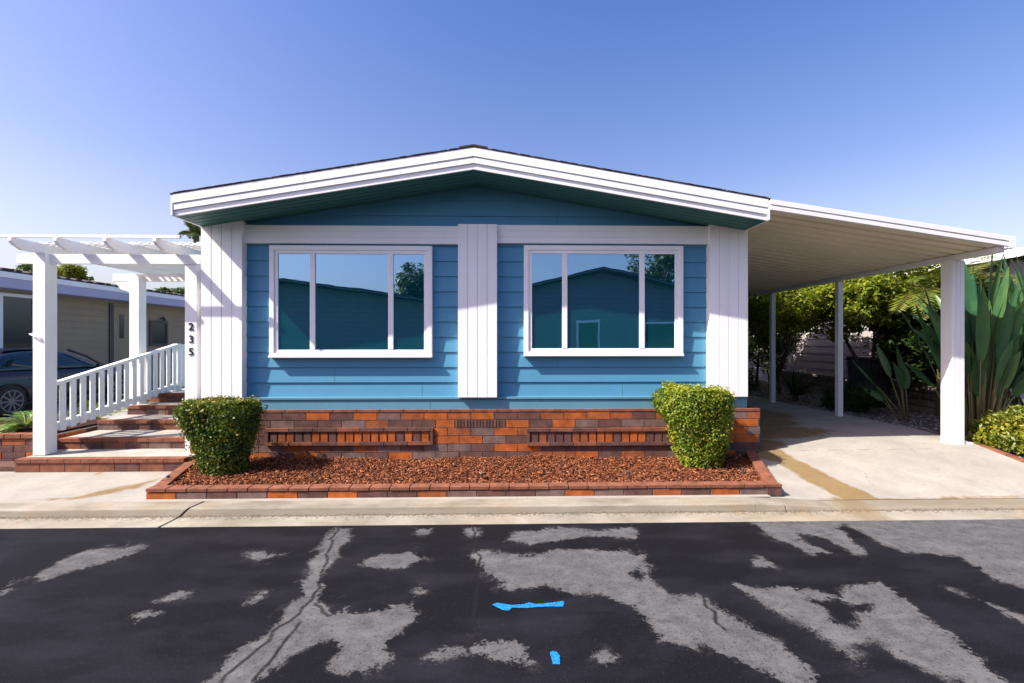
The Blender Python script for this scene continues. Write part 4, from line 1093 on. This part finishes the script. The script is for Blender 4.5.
# grey bin in the side yard
bb = pX(869, 372, 8.0)
bn = thing('wheeled_bin', 'dark wheeled bin standing under the trees beyond the carport', 'bin', (8.0, bb[1], ZG))
m_ = MB(); x, y = 8.0, bb[1]
m_.hexa([(x - .22, y - .24, ZG + .08), (x + .22, y - .24, ZG + .08), (x + .22, y + .24, ZG + .08), (x - .22, y + .24, ZG + .08), (x - .28, y - .3, ZG + .98), (x + .28, y - .3, ZG + .98), (x + .28, y + .3, ZG + .98), (x - .28, y + .3, ZG + .98)]); m_.build('body', M['darkmetal'], bn, bevel=.02)
m_ = MB(); m_.hexa([(x - .31, y - .33, ZG + .985), (x + .31, y - .33, ZG + .985), (x + .31, y + .33, ZG + .985), (x - .31, y + .33, ZG + .985), (x - .27, y - .28, ZG + 1.07), (x + .27, y - .28, ZG + 1.07), (x + .27, y + .28, ZG + 1.07), (x - .27, y + .28, ZG + 1.07)]); m_.build('lid', M['darkmetal'], bn, bevel=.015)
for sg in (-1, 1):
    m_ = MB(); m_.tube([(x + sg * .2, y + .2, ZG + .1), (x + sg * .27, y + .2, ZG + .1)], .1, 16); m_.build('wheel', M['rubber'], bn)

# homes over the road (seen mirrored in the windows)
def gable_house(label, xc, yw, half, ze, zr, mat, door=None, wins=()):
    h = thing('opposite_house', label, 'house', (xc, yw, .1))
    w = MB(); w.extrude([(xc - half, .1), (xc + half, .1), (xc + half, ze), (xc, zr - .02), (xc - half, ze)], yw - 12, yw, 'y'); 
    z = .5
    while z < zr - .3:
        hw_ = half if z < ze else half * (zr - z) / (zr - ze); w.box(xc - hw_ + .05, xc + hw_ - .05, yw, yw + .02, z, z + .015); z += .2
    w.build('wall', mat, h)
    r = MB(); o = .4; sl = (zr - ze) / half
    for sg in (-1, 1):
        x1 = xc + sg * (half + o); z1 = zr - sl * (half + o)
        a, b_ = (x1, z1), (xc, zr)
        q = [(a[0], yw + .5, a[1]), (b_[0], yw + .5, b_[1]), (b_[0], yw - 12.5, b_[1]), (a[0], yw - 12.5, a[1])]
        r.hexa(q + [(p[0], p[1], p[2] + .14) for p in q])
    r.build('roof', M['shingle'], h)
    f = MB()
    for sg in (-1, 1): f.beam((xc, yw + .52, zr + .05), (xc + sg * (half + o), yw + .52, zr - sl * (half + o) + .05), .03, .2, (0, 1, 0))
    f.build('fascia', M['slate'], h)
    if door:
        d = MB(); d.box(door - .5, door + .5, yw + .021, yw + .05, .5, 2.6); do = d.build('door', M['white'], h); d = MB(); d.box(door - .42, door + .42, yw + .051, yw + .06, .55, 2.5); d.build('door_panel', M['darkmetal'], do)
    for (wx, ww) in wins:
        d = MB(); d.box(wx - ww / 2, wx + ww / 2, yw + .021, yw + .05, 1.2, 2.5); do = d.build('window', M['white'], h); d = MB(); d.box(wx - ww / 2 + .07, wx + ww / 2 - .07, yw + .051, yw + .058, 1.27, 2.43); d.build('pane', M['glass2'], do)
    return h
def mir(x, y, yw): 
    p = pD(x, y, 2 * 6.05 - yw); return p[0], p[2]
YW = -7.0
xa, za = mir(601, 272, YW); xe, ze = mir(531, 288, YW); sl = (za - ze) / (xa - xe)
gable_house('slate gabled home across the road, mirrored in the right window', xa, YW, 4.6, za - sl * 4.6, za, M['slate'], mir(588, 330, YW)[0], ((xa + 2.6, 1.6),))
xb_, zb_ = mir(290, 283, YW); xe2, ze2 = mir(430, 303, YW); sl = (zb_ - ze2) / (xe2 - xb_)
gable_house('sage gabled home across the road, mirrored in the left window', xb_, YW, 6.2, zb_ - sl * 6.2, zb_, M['sage'])
tx, tz = mir(408, 285, -8.0)
xm = tx + .6
tree('street_tree', 'round leafy tree between the homes across the road', (xm, -8.2, .0), [[(0, 0, 0), (.05, .05, 1.4), (0, 0, 2.6)]], blob((xm, -8.4, 4.0), (1.1, 1.1, 1.3), 45, 71), M['dark_leaf'], (.2, .1), 90, .5, 71, trunk_r=.12)
tx, tz = mir(668, 250, -16)
tree('street_tree', 'tall dark tree behind the slate home across the road', (tx, -17, .0), [[(0, 0, 0), (.1, .1, 2.5), (0, 0, 4.5)]], blob((tx + .6, -17.5, 5.9), (2.4, 2.2, 2.7), 70, 72), M['dark_leaf'], (.3, .15), 100, .8, 72, trunk_r=.2)
# trees behind the left neighbour
for (px_, py_, D, rad, sd, lb) in ((66, 276, 24, (.75, .8, .6), 81, 'small leafy tree over the neighbour roof just right of the front pergola post'), (31, 276, 25, (.35, .5, .5), 82, 'small leafy tree over the neighbour roof just left of the front pergola post'),
                                   (165, 297, 27, (2.0, 1.0, .45), 83, 'low tree line clump behind the rear pergola post')):
    c = pD(px_, py_, D)
    tree('garden_tree', lb, (c[0], c[1], .1), [[(0, 0, 0), (.1, 0, c[2] * .4), (0, 0, c[2] * .75)]], blob((c[0], c[1], c[2]), rad, 26, sd), M['dark_leaf'] if sd != 81 else M['citrus_leaf'], (.22, .12), 90, .36, sd, trunk_r=.12)
c = pD(197, 231, 13); fronds('palm_tree', 'palm tip showing beside the left eave above the pergola', (c[0] - .02, 13, .1), 20, .5, 84, M['dark_leaf'], 1.3, (.2, .03), 'palm', c[2] - .22, 24, .09)

# ------------------------------------------------------------------ planter left of the steps
pl = thing('brick_planter', 'small orange brick planter with cap at the left edge beside the steps', 'planter', (fx(5, 6.0), 6.2, .09))
b = MB(); X1 = SX0 - .03; X0 = X1 - 2.2; y0 = 6.02; zc = fz(15, 434, y0)
b.box(X0, X1 - .008, y0 + .008, 7.4, .06, zc - .06, MOR)
for r_ in range(4):
    zb_ = .09 + r_ * (zc - .06 - .09) / 4; zt = zb_ + (zc - .15) / 4 - .008; x = X1 - (.15 if r_ % 2 else 0) 
    if r_ % 2: b.box(X1 - .145, X1, y0, y0 + .08, zb_, zt, pick())
    while x > X0: b.box(max(x - .295, X0), x - .005, y0, y0 + .08, zb_, zt, pick()); x -= .305
    y = y0 + .09
    while y < 7.4: b.box(X1 - .05, X1, y, min(y + .295, 7.4), zb_, zt, pick()); y += .305
b.build('brick_wall', BR, pl, bevel=.003)
b = MB(); x = X1 + .01
while x > X0: b.box(x - .2, x - .006, y0 - .02, y0 + .1, zc - .055, zc, CAP); x -= .205
b.build('cap', BR, pl, bevel=.003)
b = MB(); b.poly([(X0, y0 + .1, zc - .03), (X1 - .05, y0 + .1, zc - .03), (X1 - .05, 7.4, zc - .03), (X0, 7.4, zc - .03)]); b.build('soil', M['mulch'], pl)
b = MB(); b.box(fx(-60, 5.75), SX0 - .012, 5.76, 6.01, .085, .15); tag(b.build('shadow_ledge', BR[1], loc=(fx(0, 5.75), 5.8, .088), bevel=.008), 'low dark ledge standing in for the step shadow at the foot of the left planter', 'ledge')  # dark ledge added in place of the shadow beside the first step

# ------------------------------------------------------------------ car on the neighbouring drive
cw = pX(11, 402, -10.35)
car = thing('parked_car', 'dark blue grey saloon parked on the neighbouring drive behind the steps', 'car', (-11.25, cw[1] + 1.35, .10))
def loft(secs, mat, name, parent, smooth=True, cap=True):
    b = MB(); n = len(secs[0]); i0 = 0
    for s_ in secs: b.v += s_
    for k_ in range(len(secs) - 1):
        for q in range(n): b.f.append((k_ * n + q, k_ * n + (q + 1) % n, (k_ + 1) * n + (q + 1) % n, (k_ + 1) * n + q)); b.m.append(0)
    if cap: b.f += [tuple(range(n - 1, -1, -1)), tuple(range((len(secs) - 1) * n, len(secs) * n))]; b.m += [0, 0]
    o = b.build(name, mat, parent, smooth=smooth); md = o.modifiers.new('subd', 'SUBSURF'); md.levels = 2; md.render_levels = 2; return o
CXc = -11.25; Y0 = cw[1] - 1.05; G = .10      # rear bumper towards the road
def bsec(y, hw_, zl, zs, zt): # lower body section
    return [(CXc + a * hw_, Y0 + y, G + z) for a, z in ((-.86, zl), (.86, zl), (.98, zl + .12), (1.0, (zl + zs) / 2), (.985, zs), (.88, zt), (.4, zt + .015), (-.4, zt + .015), (-.88, zt), (-.985, zs), (-1.0, (zl + zs) / 2), (-.98, zl + .12))]
secs = [bsec(.0, .62, .32, .62, .72), bsec(.08, .80, .26, .76, .88), bsec(.35, .88, .22, .82, .98), bsec(1.0, .91, .20, .86, 1.0), bsec(2.0, .92, .20, .86, .96), bsec(3.0, .92, .20, .85, .95), bsec(3.7, .90, .20, .80, .92), bsec(4.35, .84, .22, .70, .80), bsec(4.62, .70, .26, .60, .68), bsec(4.70, .55, .32, .52, .58)]
body = loft(secs, M['car'], 'body', car)
def gsec(y, wb, wt, zb_, zt): return [(CXc + a, Y0 + y, G + z) for a, z in ((-wb, zb_), (wb, zb_), (wb * .99, zb_ + .05), (wt, zt - .05), (wt * .8, zt), (-wt * .8, zt), (-wt, zt - .05), (-wb * .99, zb_ + .05))]
loft([gsec(.45, .70, .66, .93, .97), gsec(.75, .80, .66, .93, 1.14), gsec(1.15, .82, .62, .93, 1.36), gsec(1.7, .83, .60, .92, 1.42), gsec(2.3, .83, .60, .91, 1.42), gsec(2.75, .82, .62, .91, 1.33), gsec(3.2, .80, .66, .91, 1.10), gsec(3.5, .72, .66, .90, .95)], M['glass2'], 'window', car)
loft([[(CXc + a * w_, Y0 + y, G + z + dz) for a, dz in ((-1, -.05), (1, -.05), (.8, .012), (-.8, .012))] for y, w_, z in ((1.1, .58, 1.37), (1.4, .63, 1.425), (2.0, .63, 1.44), (2.4, .61, 1.425), (2.65, .57, 1.38))], M['car'], 'roof', car)
for sg in (-1, 1):
    for pts in ([(.50, .79, .96), (.85, .74, 1.22), (1.12, .63, 1.385)], [(1.78, .845, .93), (1.82, .635, 1.40)], [(2.62, .60, 1.39), (3.0, .72, 1.22), (3.42, .80, .95)]):
        b = MB(); b.tube([(CXc + sg * x, Y0 + y, G + z) for y, x, z in pts], .03, 6); b.build('pillar', M['car'], car, smooth=True)
    for yw in (1.05, 3.75):
        b = MB(); xo = CXc + sg * .915; xi = CXc + sg * .70
        b.tube([(xi, Y0 + yw, G + .325), (xi + sg * .02, Y0 + yw, G + .325), (xo - sg * .02, Y0 + yw, G + .325), (xo, Y0 + yw, G + .325)], [.30, .325, .325, .305], 28)
        wh = b.build('wheel', M['rubber'], car)
        b = MB(); b.tube([(xo - sg * .01, Y0 + yw, G + .325), (xo + sg * .012, Y0 + yw, G + .325)], [.07, .06], 14)
        for q in range(10):
            a = q * math.pi / 5; b.beam((xo + sg * .006, Y0 + yw + .05 * math.cos(a), G + .325 + .05 * math.sin(a)), (xo + sg * .004, Y0 + yw + .22 * math.cos(a), G + .325 + .22 * math.sin(a)), .03, .012, (1, 0, 0))
        pr = [(xo + sg * .004, Y0 + yw + .225 * math.cos(t * math.pi / 14), G + .325 + .225 * math.sin(t * math.pi / 14)) for t in range(29)]; b.tube(pr, .016, 6)
        b.build('rim', M['alloy'], wh)
        b = MB(); b.tube([(xo + sg * .004, Y0 + yw + .36 * math.cos(t * math.pi / 14), G + .325 + .36 * math.sin(t * math.pi / 14)) for t in range(15)], .022, 6); b.build('wheel_arch', M['rubber'], car)
    b = MB(); b.tube([(CXc + sg * .75, Y0 + .14, G + .78), (CXc + sg * .86, Y0 + .24, G + .80)], [.05, .04], 8); b.build('tail_light', brickmat('red_lens', (.25, .01, .01), .1), car, smooth=True)
    b = MB(); b.tube([(CXc + sg * .60, Y0 + 4.58, G + .62), (CXc + sg * .78, Y0 + 4.42, G + .66)], [.05, .05], 8); b.build('headlight', M['vinyl'], car, smooth=True)
    b = MB(); b.box(min(CXc + sg * .90, CXc + sg * 1.0), max(CXc + sg * .90, CXc + sg * 1.0), Y0 + 3.05, Y0 + 3.2, G + .92, G + 1.04); b.build('wing_mirror', M['car'], car, bevel=.03)
    for yd in (1.75, 2.85):
        b = MB(); b.box(CXc + sg * .905 - .012, CXc + sg * .905 + .02, Y0 + yd - .3, Y0 + yd - .12, G + .76, G + .79); b.build('door_handle', M['alloy'], car, bevel=.005)
b = MB(); b.box(CXc - .26, CXc + .26, Y0 - .004, Y0 + .03, G + .5, G + .62); b.build('number_plate', M['white'], car)

# ------------------------------------------------------------------ blue survey marks on the asphalt
def mark(px_, label):
    P3 = [pZ(x, y, .005) for x, y in px_]; b = MB(); b.poly(P3); b.poly([(x, y, .0035) for x, y, z in P3][::-1]); c = P3[0]
    return tag(b.build('paint_mark', M['bluepaint'], loc=c), label, 'road marking')
mark([(492, 604.5), (497, 602.8), (512, 605), (524, 604), (529, 602.3), (536, 604), (552, 602.6), (563, 600.8), (564.5, 603), (563, 606.4), (548, 606.4), (536, 607), (528, 607.8), (512, 607.6), (509, 610.4), (503, 609.8), (497, 607)], 'long blue sprayed arrow on the dark asphalt')
mark([(550, 652), (553, 650.5), (557, 652), (560, 656), (560, 664), (553, 664), (551, 657)], 'short blue sprayed dash on the asphalt nearest the camera')

# ------------------------------------------------------------------ light, sky, camera
S = Vector((-1.65, -.65, 1.77)).normalized()
el = math.asin(S.z); az = math.atan2(S.x, S.y)
ld = bpy.data.lights.new('sun', 'SUN'); ld.energy = 4.6; ld.angle = R(.53); ld.color = (1.0, .93, .81)
sun = bpy.data.objects.new('sun', ld); COL.objects.link(sun); sun.rotation_euler = S.to_track_quat('Z', 'Y').to_euler()
wd = bpy.data.worlds.new('World'); SC.world = wd; wd.use_nodes = True
nt = wd.node_tree; bg = nt.nodes['Background']
sk = N(nt, 'ShaderNodeTexSky', sky_type='NISHITA'); sk.sun_disc = False; sk.sun_elevation = el; sk.sun_rotation = az
sk.air_density = 1.1; sk.dust_density = 2.6; sk.ozone_density = 2.4
tint = mix(nt, 1.0, sk.outputs['Color'], (1.11, .97, 1.08), 'MULTIPLY')
hs = N(nt, 'ShaderNodeHueSaturation'); 
tcw = N(nt, 'ShaderNodeTexCoord'); szw = N(nt, 'ShaderNodeSeparateXYZ'); nt.links.new(tcw.outputs['Generated'], szw.inputs[0])
nt.links.new(math_(nt, 'MULTIPLY_ADD', ramp(nt, szw.outputs['Z'], [(0.0, .40), (.12, .56), (.32, .86), (.62, 1.0)]), 1.32, 0.0), hs.inputs['Saturation'])
vmul = N(nt, 'ShaderNodeMath', operation='MULTIPLY'); vmul.inputs[1].default_value = 1.12
nt.links.new(ramp(nt, szw.outputs['Z'], [(0.0, .90), (.3, .94), (.7, 1.0)])  , vmul.inputs[0]); nt.links.new(vmul.outputs[0], hs.inputs['Value'])
nt.links.new(tint, hs.inputs['Color']); nt.links.new(hs.outputs['Color'], bg.inputs['Color']); bg.inputs['Strength'].default_value = .092
cd = bpy.data.cameras.new('camera'); cd.sensor_width = 36; cd.lens = 36 * F / 1024; cd.clip_end = 2000; cd.clip_start = .05
cam = bpy.data.objects.new('camera', cd); COL.objects.link(cam); cam.location = (0, 0, CAMZ); cam.rotation_euler = (R(90), 0, -YAW); SC.camera = cam
vs_ = SC.view_settings; vs_.view_transform = 'Standard'; vs_.look = 'None'; vs_.gamma = 1; vs_.exposure = 1.1; vs_.use_curve_mapping = False
SC.render.engine = 'CYCLES'; SC.cycles.max_bounces = 8; SC.cycles.diffuse_bounces = 4; SC.cycles.use_denoising = True
